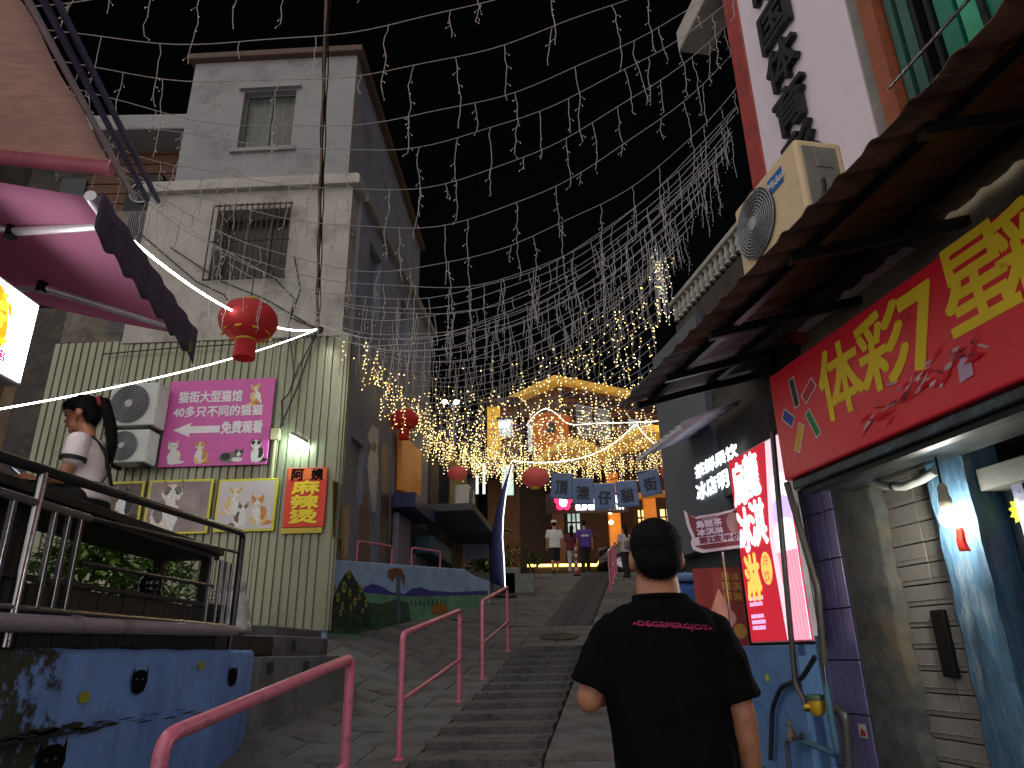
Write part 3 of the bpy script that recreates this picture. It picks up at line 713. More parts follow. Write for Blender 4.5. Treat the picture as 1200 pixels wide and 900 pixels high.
# flood lamp on the wall
lx, ly = onplane(FL, 350, 514, .12)
lt = thing('wall_flood_lamp', 'small lit flood lamp on the green wall above the red noodle sign', 'lamp', FL @ Matrix.Translation((lx, ly, .12)) @ Matrix.Rotation(-.5, 4, 'Z'))
B().box((-.14, -.005, -.05), (.14, .05, .06)).build('housing', mACg, lt, bevel=.01)
B().box((-.13, -.03, -.03), (.13, -.007, .05)).build('tube', G('lamp_tube_white', (220, 255, 235), 120), lt)
B().box((-.02, -.0, -.12), (.02, .03, -.05)).build('bracket', mBlk, lt)
jx, jy = onplane(FL, 323, 509, .05)
jb = thing('junction_box', 'small cream junction box on the green wall beside the flood lamp', 'box', FL @ Matrix.Translation((jx, jy, .03)))
B().box((-.07, -.09, -.02), (.07, .09, .06)).build('case', P('cream_plastic', (196, 192, 150)), jb, bevel=.008); B().box((-.012, -.8, -.02), (.012, -.09, .012)).build('conduit', P('cream_plastic', (196, 192, 150)), jb)
# ================================================================== MURAL WALL AND TERRACE
ma, mb_ = V((-2.70, 10.62, 0)), V((-.60, 17.4, 0)); md = (mb_-ma).normalized()
FM = face(ma, (md.y, -md.x, 0)); MW = (mb_-ma).length
mw = thing('mural_wall', 'low painted wall with blue sky, purple hills, sunflowers and a cat on a post', 'wall', FM)
K = lambda px, py: onplane(FM, px, py)
kx, ky = K(545, 667)
mSky = P('mural_sky', (156, 184, 222), var=.28, scale=1.6, rough=.7)
mFieldG = P('mural_field', (108, 158, 128), var=.35, scale=2.5, rough=.7); mHill = P('mural_hill', (70, 66, 150), var=.2, scale=3, rough=.7); mGrassD = P('mural_dark_grass', (54, 86, 66), var=.6, scale=9, rough=.7)
y0_, y1_ = K(386, 655)[1], ky
b = B(); b.prism([(0, 1.2), (MW, 1.9), (MW, K(570, 680)[1]), (kx+.55, K(562, 676)[1]), (kx, ky), (0, y0_)], -.28, 0); b.build('wall_body', mSky, mw, bevel=.02)
def mu(name, pts, mat, z=.004):
    b = B(); q = [K(*p) for p in pts]; q = [(min(max(x, 0.0), MW), yv) for x, yv in q]; flat(b, q[::-1], z); b.build(name, mat, mw)
mu('painted_field', [(384, 700), (430, 694), (480, 697), (530, 697), (572, 692), (571, 712), (520, 732), (480, 748), (440, 756), (384, 762)], mFieldG)
mu('painted_hills', [(425, 694), (426, 688), (436, 684), (446, 687), (458, 694), (474, 696), (482, 690), (492, 688), (504, 692), (530, 694), (571, 692), (571, 697), (480, 699)], mHill, .007)
mu('painted_grass', [(384, 742), (386, 708), (400, 704), (430, 706), (444, 708), (462, 703), (478, 706), (482, 739), (440, 744)], mGrassD, .009)
mu('painted_bush', [(386, 735), (390, 700), (396, 685), (404, 672), (410, 668), (416, 680), (424, 692), (432, 708), (434, 735)], P('mural_bush', (38, 58, 44), var=.6, scale=14, rough=.7), .012)
rnd = random.Random(21)
lb_ = B()
for k in range(150):
    u = rnd.random(); vv = rnd.random()**.8; x, yv = K(410+(rnd.random()-.5)*(8+46*vv), 672+64*vv); a = rnd.uniform(0, 3.14); r_ = rnd.uniform(.03, .07)
    flat(lb_, [(max(0, x+r_*math.cos(a+q)*(.5 if q in (1.57, 4.71) else 1.2)), yv+r_*math.sin(a+q)*(.5 if q in (1.57, 4.71) else 1.2)) for q in (0, 1.57, 3.14, 4.71)], .0125+.00002*k, k % 3)
lb_.build('painted_leaf', [P('mural_leaf_dark', (30, 48, 38)), P('mural_leaf_mid', (58, 84, 56)), P('mural_leaf_blue', (44, 66, 72))], mw)['kind'] = 'stuff'
mu('painted_post', [(464, 672), (468, 672), (469, 728), (464, 728)], P('mural_post', (92, 100, 124), var=.2), .014)
mu('painted_cat', [(453, 678), (454, 668), (462, 665), (470, 667), (474, 676), (473, 688), (470, 678), (466, 672), (462, 676), (459, 682), (456, 675)], P('mural_calico', (120, 84, 52), var=.5, scale=12), .016)
mu('painted_marigold', [(505, 719), (507, 710), (514, 706), (522, 709), (526, 714), (516, 720)], P('mural_orange', (170, 112, 40), var=.3, scale=8), .014)
for i in range(9): px = 480+i*5; mu('painted_reed', [(px, 709), (px+1, 702-random.random()*3), (px+3, 709)], mGrassD, .013)
mSunY = P('mural_yellow', (178, 168, 80)); mSunB = P('mural_seed', (50, 36, 26))
for px, py, r in ((408, 673, 4.5), (402, 688, 5), (395, 700, 4), (409, 695, 3.6), (422, 690, 4), (415, 705, 4), (400, 710, 3.2), (428, 707, 4), (386, 689, 3.4), (420, 700, 3), (391, 690, 3.5), (424, 716, 3), (410, 712, 3), (398, 718, 3)):
    x, yv = K(px, py); s = r/62; b = B(); flat(b, ngon(x, yv, s*.75, s, 12), .017, 0); flat(b, ngon(x, yv, s*.36, s*.5, 10), .019, 1); b.build('painted_sunflower', [mSunY, mSunB], mw)
# terrace behind it
tr = B(); pts = [(-2.69, 10.75), (-.75, 17.2), (-1.1, 21.5), (-2.0, 21.6), (-2.62, 11)]
zz = [2.85, 3.30, 3.75, 3.75, 2.85]
inner = [FM @ V((kk, 0, -.29)) for kk in (0, kx, MW)]
tp = [(inner[0].x, inner[0].y, y0_-.06), (inner[1].x, inner[1].y, ky-.06), (inner[2].x, inner[2].y, ky-.08), (-.2, 21.6, 3.5), (-2.0, 21.6, 3.5), (-2.65, 11, y0_-.06)]
n = len(tp); tr.add([(p[0], p[1], 1.2) for p in tp] + tp, [tuple(range(n))[::-1], tuple(range(n, 2*n))] + [(i, (i+1) % n, n+(i+1) % n, n+i) for i in range(n)])
tr.build('terrace', mConc, mw, T=FM.inverted())
for lab, a, c in (('short pink rail behind the mural wall, the nearer one', (428, 660), (468, 664)), ('short pink rail behind the mural wall, the farther one', (491, 664), (524, 667))):
    q0, q1 = K(*a), K(*c); p0 = FM @ V((q0[0], q0[1]-.06, -.16)); p1 = FM @ V((q1[0], q1[1]-.06, -.16))
    rail(lab, p0, p1, h=.42, mid=0, r=.02, group='pink rails on the terrace')
# ================================================================== SHOPS ALONG THE LEFT SIDE OF THE STREET (behind the terrace)
sb = thing('side_shop_building', 'dark row of small shops beyond the blue flank wall', 'building', FS)
mDarkWall = M('dark_shop_wall', (.05, .05, .052), rough=.8, var=.3); mTeal = M('teal_paint', lin((40, 74, 88)), rough=.6); mGreyDoor = M('grey_door', (.16, .165, .17), rough=.6, var=.2, scale=3); mMauve = M('mauve_door', lin((120, 112, 128)), rough=.6)
mOldBoard = M('weathered_boards', lin((124, 116, 84)), rough=.7, var=.35, scale=4, stretch=(4, .5, 1), dirt=lin((70, 62, 40)), dscale=2, damt=.5)
b = B(); b.box((6.42, 2.6, -4), (11.1, 6.5, -.9)); b.box((3.2, 2.6, -.3), (6.4, 4.3, .02)); b.box((6.42, 2.6, -.9), (7.4, 6.2, .05)); b.build('shop_wall', mDarkWall, sb)
b = B(); b.box((9.0, 3.3, -.85), (11.05, 6.9, .12)); b.build('end_wall', mDarkWall, sb)
op = [S(463, 508), S(487, 530), S(486, 582), S(462, 574)]
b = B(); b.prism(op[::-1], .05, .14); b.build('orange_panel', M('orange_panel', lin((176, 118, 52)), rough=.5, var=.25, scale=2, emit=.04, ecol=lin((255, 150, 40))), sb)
b = B(); b.box((3.1, 4.25, .05), (5.0, 4.55, .5)); b.build('blue_awning_box', M('navy_fascia', lin((40, 46, 92)), rough=.5), sb, bevel=.02)
b = B(); b.box((5.0, 3.62, .05), (7.2, 4.0, .45)); b.build('teal_awning_box', mTeal, sb, bevel=.02)
b = B(); b.box((3.3, 2.85, .02), (4.3, 4.2, .14)); b.build('pale_cabinet', mMauve, sb, bevel=.02)
for a, c, m in ((5.0, 5.7, mGreyDoor), (5.8, 6.3, mGreyDoor), (6.6, 8.6, mDarkWall)):
    d = B().box((a, 2.85, .02), (c, 3.62, .07)).build('door', m, sb)
    B().box((a+.06, 3.2, .07), (a+.09, 3.35, .1)).build('handle', mSteel, d)
b = B(); b.box((5.2, 4.55, .05), (10.4, 4.72, 1.3)); b.build('canopy_slab', M('canopy_slab_grey', (.09, .095, .1), rough=.8), sb, bevel=.02)
for k in range(8): B().box((8.4+k*.33, 4.75, .13), (8.71+k*.33, 6.9, .17+.01*(k % 2))).build('board', mOldBoard, sb)
for k in range(7): B().box((8.9+k*.3, 3.3, .13), (9.18+k*.3, 4.5, .16+.01*(k % 2))).build('board', mOldBoard, sb)
ac_unit('air_conditioner', 'dim air conditioner on the dark canopy beyond the orange panel', FS @ Matrix.Translation((6.9, 4.8, 1.0)), .9, .62, .34, group='air conditioners on the dark shops', rings=4)
# ================================================================== LEFT SHOP: WALL, AWNINGS, LIT SIGN
lb = thing('left_shop_building', 'dark shop front at the left edge behind the pink awnings', 'building')
mShopW = M('dark_brown_wall', (.045, .036, .03), rough=.8, var=.4, scale=3, dirt=(.1, .085, .06), dscale=2, damt=.4)
B().box((-4.9, -1, 1.7), (-4.55, 5.6, 6.3)).build('shop_wall', mShopW, lb)
B().box((-4.5, 5.3, 4.45), (-3.3, 5.5, 4.75)).build('fascia_beam', M('navy_fascia_beam', (.018, .022, .035), rough=.5), lb, bevel=.01)
for k in range(4): B().box((-4.55, 4.9+.3*k, 2.4), (-4.45, 5.05+.3*k, 4.4)).build('shutter_slat', M('old_timber', (.12, .07, .04), var=.4), lb)
# building behind, between the shop and the corner building
bb = thing('brown_building', 'dark brown timber fronted building behind, left of the pale plaster storeys', 'building')
mSid = M('brown_siding', lin((92, 58, 40)), rough=.7, var=.3, scale=3, stretch=(1, 1, 6))
B().box((-13, 13.2, 2), (-7.05, 13.6, 12.4)).build('front_wall', mShopW, bb)
for k in range(12): B().box((-9.4, 13.12, 9.4+k*.26), (-7.1, 13.2, 9.63+k*.26)).build('siding_board', mSid, bb)
B().box((-13, 12.4, 12.35), (-6.9, 14, 12.75)).build('eave', mPlast2, bb, bevel=.03)
d = B().box((-9.9, 13.08, 9.5), (-9.35, 13.2, 11.6)).build('window', mDarkGlass, bb)
B().box((-8.35, 12.95, 10.6), (-7.6, 13.13, 11.6)).build('hanging_sign', mBlk, bb, bevel=.03)
b = B(); b.lathe([(.24, 0), (.28, 0), (.28, .02), (.24, .02)], 24, T=face((-7.98, 12.94, 11.1), (0, -1, 0)), caps=False); b.build('ring_emblem', P('pale_ring', (150, 150, 150)), bb)
b = B(); b.box((-7.6, 10.9, 6.6), (-6.5, 13, 9.2)); b.build('side_bay', M('bay_plaster', (.16, .14, .11), rough=.9, var=.4, dirt=(.05, .04, .03), dscale=2, damt=.6), bb)
for k in range(12): B().box((-6.78+k*.035, 10.75, 6.7), (-6.765+k*.035, 10.77, 9.1)).build('louvre_slat', mFrame, bb)
mAwn = M('pink_awning_canvas', lin((210, 146, 180)), rough=.8, var=.06, scale=2, bump=.08, bscale=60)
mAwn2 = M('dusty_pink_canvas', lin((246, 220, 212)), rough=.8, var=.12, scale=5, bump=.15, bscale=25, stretch=(1, 6, 1))
for m_ in (mAwn, mAwn2):
    nt = m_.node_tree; bs = nt.nodes['Principled BSDF']; tl = nt.nodes.new('ShaderNodeBsdfTranslucent'); ms = nt.nodes.new('ShaderNodeMixShader'); ms.inputs[0].default_value = .6
    nt.links.new(bs.inputs['Base Color'].links[0].from_socket, tl.inputs[0]); out = nt.nodes['Material Output']
    nt.links.new(bs.outputs[0], ms.inputs[1]); nt.links.new(tl.outputs[0], ms.inputs[2]); nt.links.new(ms.outputs[0], out.inputs[0])
mVal = M('plum_valance', lin((74, 62, 84)), rough=.85, var=.12, scale=6, bump=.15)
mAlu = M('white_aluminium', (.7, .68, .72), rough=.3, metal=.3, bump=0)
aw = thing('pink_awning', 'pink canvas awning with a dark scalloped valance over the left shop', 'awning')
n0, n1 = V((-2.22, 3.17, 3.90)), V((-2.45, 4.92, 3.90)); w0, w1 = V((-4.5, 3.0, 4.42)), V((-4.5, 4.75, 4.42))
b = B(); b.grid(lambda u, v: tuple(n0.lerp(n1, u).lerp(w0.lerp(w1, u), v) - V((0, 0, .05*math.sin(math.pi*v)))), 10, 14); b.build('canvas', mAwn, aw, solid=.004)
b = B(); b.tube([n0-(n1-n0)*.01, n1], .032, 12); b.build('front_bar', mAlu, aw)
def val(u, v):
    p = n0.lerp(n1, u); drop = .22 + .05*abs(math.sin(u*math.pi*6.5))
    return tuple(p + V((.05+.008*math.sin(u*40), 0, .035 - drop*v)))
b = B(); b.grid(val, 60, 4); b.build('valance', mVal, aw, solid=.004)
b = B(); flat(b, ngon(0, 0, .05, .05, 8), 0); b.build('valance_patch', P('valance_yellow', (120, 112, 30)), aw, T=face(n1 + V((.064, -.12, -.14)), (1, -.13, 0)))
for e0, el, e1 in ((n0.lerp(n1, .15), (-2.95, 3.6, 3.98), (-4.3, 3.2, 4.2)), (n0.lerp(n1, .96), (-3.25, 4.35, 4.02), (-4.3, 4.75, 4.2))):
    b = B(); b.tube([e0, el], .026, 10); b.tube([el, e1], .022, 10); b.build('folding_arm', mAlu, aw)
    b = B(); b.tube([V(el)-V((0, 0, .04)), V(el)+V((0, 0, .04))], .035, 12); b.build('elbow_joint', mBlk, aw)
b = B(); b.tube([w0, w1], .06, 12); b.build('roller', mAlu, aw)
aw2 = thing('upper_awning', 'dusty pink flat awning panel at the top left corner with a pink roller', 'awning')
q0, q1, q2, q3 = V((-2.50, 1.6, 5.1)), V((-2.93, 4.36, 5.0)), V((-4.9, 3.95, 5.0)), V((-4.9, 1.3, 5.1))
b = B(); b.grid(lambda u, v: tuple(q0.lerp(q1, u).lerp(q3.lerp(q2, u), v) + V((0, 0, .015*math.sin(u*26)+.03*math.sin(v*7)))), 40, 12); b.build('canvas', mAwn2, aw2, solid=.004)
b = B(); b.tube([q1+V((.02, -.06, -.03)), q2+V((0, -.06, -.03))], .055, 14); b.build('roller', M('pink_roller', lin((226, 140, 160)), rough=.35, bump=0), aw2)
mBar = M('bluegrey_bar', lin((104, 108, 140)), rough=.35, metal=.4)
qe = q1+(q1-q0)*.12
for k, dx in enumerate((.04, .11, .17)): 
    b = B(); b.tube([q0+V((dx, 0, .02*k)), qe+V((dx, .05*k, .02*k))], .022, 8); b.build('side_bar', mAlu if k == 0 else mBar, aw2)
# lit sign of the skewer stall
ls = thing('lit_menu_sign', 'bright white lit box sign with an orange skewer picture at the left edge', 'sign', face((-2.9, 3.60, 3.385), (1, 0, 0)))
B().box((-.62, -.27, -.14), (.31, .27, -.002)).build('case', mAlu, ls, bevel=.01)
B().box((-.60, -.25, -.004), (.29, .25, .004)).build('lit_panel', G('lit_panel_white', (255, 252, 255), 5), ls)
b = B(); flat(b, ngon(0, 0, .10, .20, 14), .006, 0)
rnd = random.Random(4)
for k in range(34): 
    a = rnd.uniform(0, 6.28); q = rnd.random(); flat(b, ngon(.10*q*math.cos(a), .2*q*math.sin(a), rnd.uniform(.012, .035), rnd.uniform(.015, .04), 7), .008+.0005*k, rnd.choice((0, 1, 1, 2)))
b.build('skewer_picture', [G('print_orange', (255, 150, 30), 1.1), G('print_yellow_lit', (255, 205, 60), 1.2), G('print_red_orange', (235, 90, 20), 1.0)], ls, T=Matrix.Translation((-.02, .03, 0)) @ Matrix.Rotation(.28, 4, 'Z'))
text(ls, '4', .12, -.13, -.12, .006, G('print_magenta', (230, 40, 110), 1.0), bold=.008); text(ls, '元/串', .075, .03, -.165, .006, G('print_magenta', (230, 40, 110), 1.0), bold=.003)
b = B(); b.tube([(-.1, -.6, -.08), (-.1, -.27, -.08)], .02, 8); b.build('bracket', mAlu, ls)
# ================================================================== LED STRIPS, CABLES, LANTERN
def led(label, pts, r=.011, e=14, col=(255, 250, 235), n=1):
    t = thing('led_strip', label, 'light strip', pts[0], 'white light strips'); o = V(pts[0])
    b = B(); b.tube([V(p)-o for p in pts], r, 8); b.build('glowing_tube', G('led_white_%d' % e, col, e), t)
    b = B(); b.tube([V(p)-o+V((0, 0, r*1.5)) for p in pts], r*.6, 5); b.build('backing_wire', mBlk, t)
    return t
def cat_curve(a, c, sag, n=24):
    a, c = V(a), V(c); return [a.lerp(c, i/n) - V((0, 0, sag*4*(i/n)*(1-i/n))) for i in range(n+1)]
J = atY(372, 386, 10.35)
led('white light strip from the awning down to the building corner, above the red lantern', cat_curve(atY(152, 279, 5.0), J, .28), .011, 12)
led('white light strip rising from the left edge to the building corner, below the red lantern', cat_curve(atY(-40, 486, 5.0), J, .12), .007, 12)
cbn = thing('cable_bundle', 'bundle of black and brown cables running overhead to the building corner', 'cables')
top = atY(386, -60, 5.6)
rnd = random.Random(3)
mCab = [M('cable_brown', lin((150, 118, 104)), rough=.5), M('cable_black', (.012, .012, .014), rough=.5), M('cable_blue', (.03, .03, .09), rough=.5)]
for k in range(6):
    ox, oz = rnd.uniform(-.03, .03), rnd.uniform(-.03, .03); b = B()
    b.tube([p + V((ox+.008*math.sin(i*1.3+k), 0, oz+.01*math.cos(i*1.7+k))) for i, p in enumerate(cat_curve(top, J, .12, 30))], .013 if k < 2 else .009, 6); b.build('cable', mCab[(0, 1, 1, 2, 0, 1)[k]], cbn)
def wall_cable(pts, r=.011, m=1):
    b = B(); b.tube(pts, r, 6); return b.build('cable', mCab[m], cbn)
fa = lambda px, py, o=.06: FL @ V((*onplane(FL, px, py, o), o))
for pl in ([(372, 388), (362, 415), (348, 455), (333, 490), (325, 508)], [(372, 388), (350, 430), (338, 462), (330, 470), (332, 500)], [(310, 300), (325, 330), (345, 350), (340, 372), (372, 386)], [(200, 290), (260, 330), (310, 350), (372, 386)], [(160, 270), (230, 330), (262, 345), (300, 395)], [(345, 300), (352, 340), (338, 380), (345, 440)], [(120, 415), (200, 408), (300, 402), (372, 392)]):
    P2 = [fa(*p, o=.08+.03*math.sin(i)) for i, p in enumerate(pl)]
    fine = []
    for i in range(len(P2)-1):
        for k in range(4): fine.append(P2[i].lerp(P2[i+1], k/4))
    wall_cable(fine + [P2[-1]], .012)
b = B(); b.ell((0, 0, 0), (.10, .07, .08), 10, 7); b.build('cable_knot', mCab[1], cbn, T=Matrix.Translation(J))
mLan = M('lantern_red_cloth', lin((158, 30, 38)), rough=.7, var=.15, scale=6, emit=.03, ecol=lin((255, 60, 40)))
mLanP = M('lantern_pink_cloth', lin((196, 84, 84)), rough=.7, var=.1, scale=6, emit=.05, ecol=lin((255, 110, 100)))
mGold = M('gold_trim', lin((190, 150, 50)), rough=.4, metal=.4, bump=0, emit=.05)
def lantern(label, c, r, mat, hang=None, tassel=True):
    t = thing('paper_lantern', label, 'lantern', c, 'round hanging lanterns')
    nS = 22; rg = []
    for i in range(15):
        ph = -1.25 + 2.5*i/14; rr = r*math.cos(ph); z = r*.78*math.sin(ph)
        rg.append([((rr*(1+(.018 if k % 2 else -.018)))*math.cos(2*math.pi*k/(nS*2)), (rr*(1+(.018 if k % 2 else -.018)))*math.sin(2*math.pi*k/(nS*2)), z) for k in range(nS*2)])
    b = B(); b.rings(rg); b.build('shade', mat, t)
    for s in (-1, 1): b = B(); b.lathe([(0, s*r*.71), (r*.36, s*r*.71), (r*.36, s*r*.80), (0, s*r*.80)] if s > 0 else [(0, -r*.80), (r*.36, -r*.80), (r*.36, -r*.71), (0, -r*.71)], 18); b.build('cap', mGold, t)
    if tassel:
        b = B()
        for k in range(24):
            a = k*math.pi/12; b.tube([(r*.3*math.cos(a), r*.3*math.sin(a), -r*.8), (r*.34*math.cos(a+.1), r*.34*math.sin(a+.1), -r*1.45)], r*.05, 4)
        b.build('tassel', mat, t)
        gm = None
        for k in range(9):
            o = B().box((-.1*r, -.004, -.12*r), (.1*r, .004, .1*r)).build('gold_motif', mGold, t) if gm is None else obj('gold_motif', gm, t); gm = o.data
            o.matrix_local = Matrix.Rotation(k*2*math.pi/9, 4, 'Z') @ Matrix.Translation((0, -r*.78, -r*.5)) @ Matrix.Rotation(-.7, 4, 'X')
    if hang is not None: b = B(); b.tube([(0, 0, r*.8), V(hang)-V(c)], .006, 5); b.build('cord', mBlk, t)
    return t
lc = atY(291, 376, 7.4); lantern('large red lantern with gold motifs hanging in front of the green wall', lc, .325, mLan, hang=lc+V((0, 0, .75)))
lc = atY(474, 492, 13.6); lantern('red lantern among the string lights in front of the blue flank wall', lc, .28, mLan, hang=lc+V((0, 0, .6)))
# ================================================================== RIGHT SIDE: LOTTERY SHOP
NO = V((-1, -.18, 0)).normalized()
FR = face((3.3, 0, 0), NO)                      # local x = minus the distance up the street, y = height, z = out to the street
RQ = lambda px, py, o=0: onplane(FR, px, py, o)
rb = thing('lottery_shop_building', 'right hand shop building with tiled pier, boarded door and upper storey', 'building', FR)
mCream = M('cream_render', lin((176, 166, 140)), rough=.85, var=.15, scale=3, bump=.2, dirt=lin((110, 100, 80)), dscale=2, damt=.4)
mStone = M('dark_stone_strip', (.06, .066, .064), rough=.75, var=.5, scale=6, bump=.4, bscale=20, dirt=(.10, .078, .05), dscale=2.2, damt=.6)
# upper wall and core behind everything
B().box((-5.6, 2.75, -.4), (3, 9.5, -.06)).build('upper_wall', mCream, rb)
B().box((-5.75, .2, -3), (3, 2.75, -.5)).build('core', M('dark_interior', (.02, .02, .022), rough=.9), rb)
B().box((-5.60, 3.9, -.06), (-5.36, 9.5, .06)).build('red_column', M('red_column_paint', lin((168, 62, 56)), rough=.5, var=.2, dirt=lin((120, 50, 44)), dscale=4), rb, bevel=.01)
B().box((-5.36, 4.0, -.055), (-4.05, 9.5, .05)).build('white_panel', M('white_sign_panel', lin((232, 218, 228)), rough=.5, var=.03, bump=.03), rb, bevel=.004)
mLet = M('black_letter', (.006, .006, .007), rough=.5, bump=0)
for k, ch in enumerate('中国体育彩票'):
    cx, cy = [RQ(929, -30, .06), RQ(935, 22, .06), RQ(929, 68, .06), RQ(938, 113, .06), RQ(956, 152, .06), RQ(975, 190, .06)][k]
    text(rb, ch, .40, -4.82, 7.24-.475*k, .085, mLet, name='raised_character', bold=.012, solid=.05, w=.42, shear=.0)
B().box((-4.05, 4.0, -.058), (-3.93, 9.5, .03)).build('grey_trim', mACg, rb)
wf = B().box((-3.93, 4.0, -.057), (-3.80, 9.5, .06)).build('orange_frame', M('orange_brown_frame', lin((150, 80, 50)), rough=.6, var=.2), rb)
win = B().box((-3.80, 4.1, -.059), (-1.8, 9.4, -.05)).build('window', M('window_dark_void', (.006, .01, .01), rough=.2, bump=0), rb)
mGrn = M('green_curtain', lin((24, 120, 96)), rough=.45, var=.25, scale=3, stretch=(4, .4, 1), bump=0); mGrn2 = M('green_frame', lin((50, 96, 84)), rough=.4, bump=0)
for a, c, m in ((-3.78, -3.72, mGrn2), (-3.68, -3.60, mGrn2), (-3.42, -3.30, mGrn), (-3.27, -3.16, M('green_pane', lin((60, 170, 130)), rough=.4, bump=0)), (-3.10, -2.98, mGrn), (-2.94, -2.84, mGrn)):
    B().box((a, 4.1, -.05), (c, 9.4, -.01)).build('curtain_strip', m, win)
for a in (-3.56, -3.46, -3.13, -2.8): B().box((a, 4.1, -.03), (a+.03, 9.4, .02)).build('mullion', mBlk, win)
for z in (5.05, 5.9, 6.8):
    b = B(); b.tube([(-3.8, z, .10), (-1.9, z, .10)], .012, 8); b.build('guard_bar', mSteel, win)
# tiled pier: each tile a piece
mTileP = M('purple_tile', lin((104, 96, 140)), rough=.3, var=.18, scale=7, bump=.05, coat=.3); mGrout = M('grout', (.05, .05, .06), rough=.9)
B().box((-5.76, .2, -.4), (-5.285, 2.74, .018)).build('pier', mGrout, rb)
td = None
for r in range(8):
    for c in range(4):
        z0 = .48+r*.345
        o = B().box((-.053, 0, 0), (.053, .335, .014)).build('tile', mTileP, rb, bevel=.003) if td is None else obj('tile', td, rb, .003); td = o.data
        if z0+.335 > 2.735: o.scale.y = (2.735-z0)/.335
        o.location = (-5.70+c*.116+(.002 if c % 2 else 0), z0, .019)
b = B(); rgs = []
for i in range(44):
    z = .2+i*.0580; c = -4.875+.012*math.sin(i*.7)+.010*math.sin(i*2.3)+.006*random.uniform(-1, 1); f = .010+.006*math.sin(i*.5)
    rgs.append([(-5.28, z, -.3), (c, z, -.3), (c, z, f-.015), (c-.02, z, f), (-5.1, z, f+.004*math.sin(i)), (-5.28, z, .012)])
b.rings(rgs, smooth=True); b.build('stone_strip', mStone, rb, sharp=60)
# boarded door
mBoard = M('grey_door_board', lin((128, 124, 118)), rough=.75, var=.15, scale=3, bump=.15, bscale=30, dirt=lin((92, 88, 84)), dscale=3, damt=.4)
door = B().box((-4.90, .2, -.30), (-4.30, 2.70, -.115)).build('boarded_door', mGrout, rb)
bd = None; z = .32
while z < 2.66:
    for a, c in ((-4.89, -4.60), (-4.595, -4.32)):
        b = B().box((a, 0, -.114), (c, .118, -.085)); b.box((a, .028, -.0851), (c, .034, -.079)); o = b.build('board', mBoard, door, bevel=.004); o.location = (0, z, random.uniform(-.004, .004))
    z += .126
B().box((-4.64, 1.42, -.085), (-4.53, 1.80, -.05)).build('letter_slot', mBlk, door, bevel=.008)
# weathered blue post
mPost = M('weathered_blue_post', lin((66, 98, 124)), rough=.6, var=.5, scale=9, stretch=(1, .22, 1), bump=.6, bscale=30, dirt=lin((150, 164, 170)), dscale=6, damt=.35)
rgs = []
for i in range(22):
    z = .2+i*.121; w = .012*math.sin(i*2.3); rgs.append([(-4.33+w, z, -.2), (-4.02+w*.5, z, -.2), (-4.02+w*.5, z, .035), (-4.05, z, .055), (-4.29+w, z, .055), (-4.33+w, z, .03)])
b = B(); b.rings(rgs, smooth=False); b.build('blue_post', mPost, rb)
# glass shop front near the frame edge
mGl = M('shop_glass', (.01, .014, .02), rough=.05, var=.1, bump=0)
B().box((-4.0, .3, -.2), (-1, 2.4, -.16)).build('shop_glass', mGl, rb)
for a in (-3.86, -3.32): B().box((a, .3, -.16), (a+.07, 2.45, -.08)).build('glass_frame', M('navy_frame', (.012, .02, .05), rough=.4), rb)
B().box((-4.0, 2.40, -.3), (-1, 2.52, -.02)).build('door_header', M('header_grey', (.05, .053, .05), rough=.6), rb)
B().box((-3.72, 2.22, -.15), (-3.5, 2.32, -.14)).build('paper_note', P('pale_note', (170, 190, 205)), rb)
def burst(x, y, r, z, m):
    b = B(); flat(b, [((x+(r if k % 2 else r*.74)*math.cos(k*math.pi/12)), y+(r if k % 2 else r*.74)*math.sin(k*math.pi/12)) for k in range(24)], z); b.build('price_burst', m, rb)
bx, by = RQ(1197, 598, -.13); burst(bx, by, .085, -.13, P('acid_yellow', (214, 220, 20)))
B().box((bx-.03, by-.28, -.14), (bx+.1, by-.1, -.135)).build('red_poster', P('poster_red', (140, 40, 40), var=.4, scale=12), rb)
# red sign box
sg = thing('lottery_sign', 'long red shop sign box with big yellow Chinese characters and torn vinyl', 'sign', FR)
mRed = M('red_vinyl', lin((236, 42, 58)), rough=.3, var=.06, scale=2, bump=.06, bscale=8, dirt=lin((180, 24, 36)), dscale=2, damt=.3)
SX, ZB, ZT = -5.03, 2.68, 3.45
B().box((SX, ZB, .28), (-.6, ZT, .54)).build('box', mRed, sg, bevel=.012)
B().box((SX+.02, ZB-.07, .02), (-.6, ZB-.003, .50)).build('underside', M('galvanised_sheet', (.065, .075, .075), rough=.35, metal=.7, var=.4, scale=3, bump=.3, bscale=12, dirt=(.12, .18, .28), dscale=3, damt=.4), sg, bevel=.01)
B().box((SX+.1, ZB-.11, .40), (-.6, ZB-.072, .47)).build('under_rail', mBlk, sg)
mSy = P('sign_yellow', (246, 212, 36)); 
def sgpt(px, py): return RQ(px, py, .54)
for ch, px, py, h in (('体', 984, 444, .44), ('彩', 1033, 408, .44), ('7', 1080, 384, .43), ('星', 1142, 326, .44), ('彩', 1210, 284, .44)):
    x, yv = sgpt(px, py); text(sg, ch, h, x, yv, .5425, mSy, bold=-.010, w=.24 if ch == '7' else .40)
bars = [((931, 460), (41, 41, 43), 96, .20, .055), ((948, 458), (196, 34, 50), 28, .15, .07), ((924, 490), (44, 64, 160), -42, .13, .07), ((953, 496), (30, 130, 70), -66, .19, .05), ((937, 513), (226, 180, 30), 58, .18, .055)]
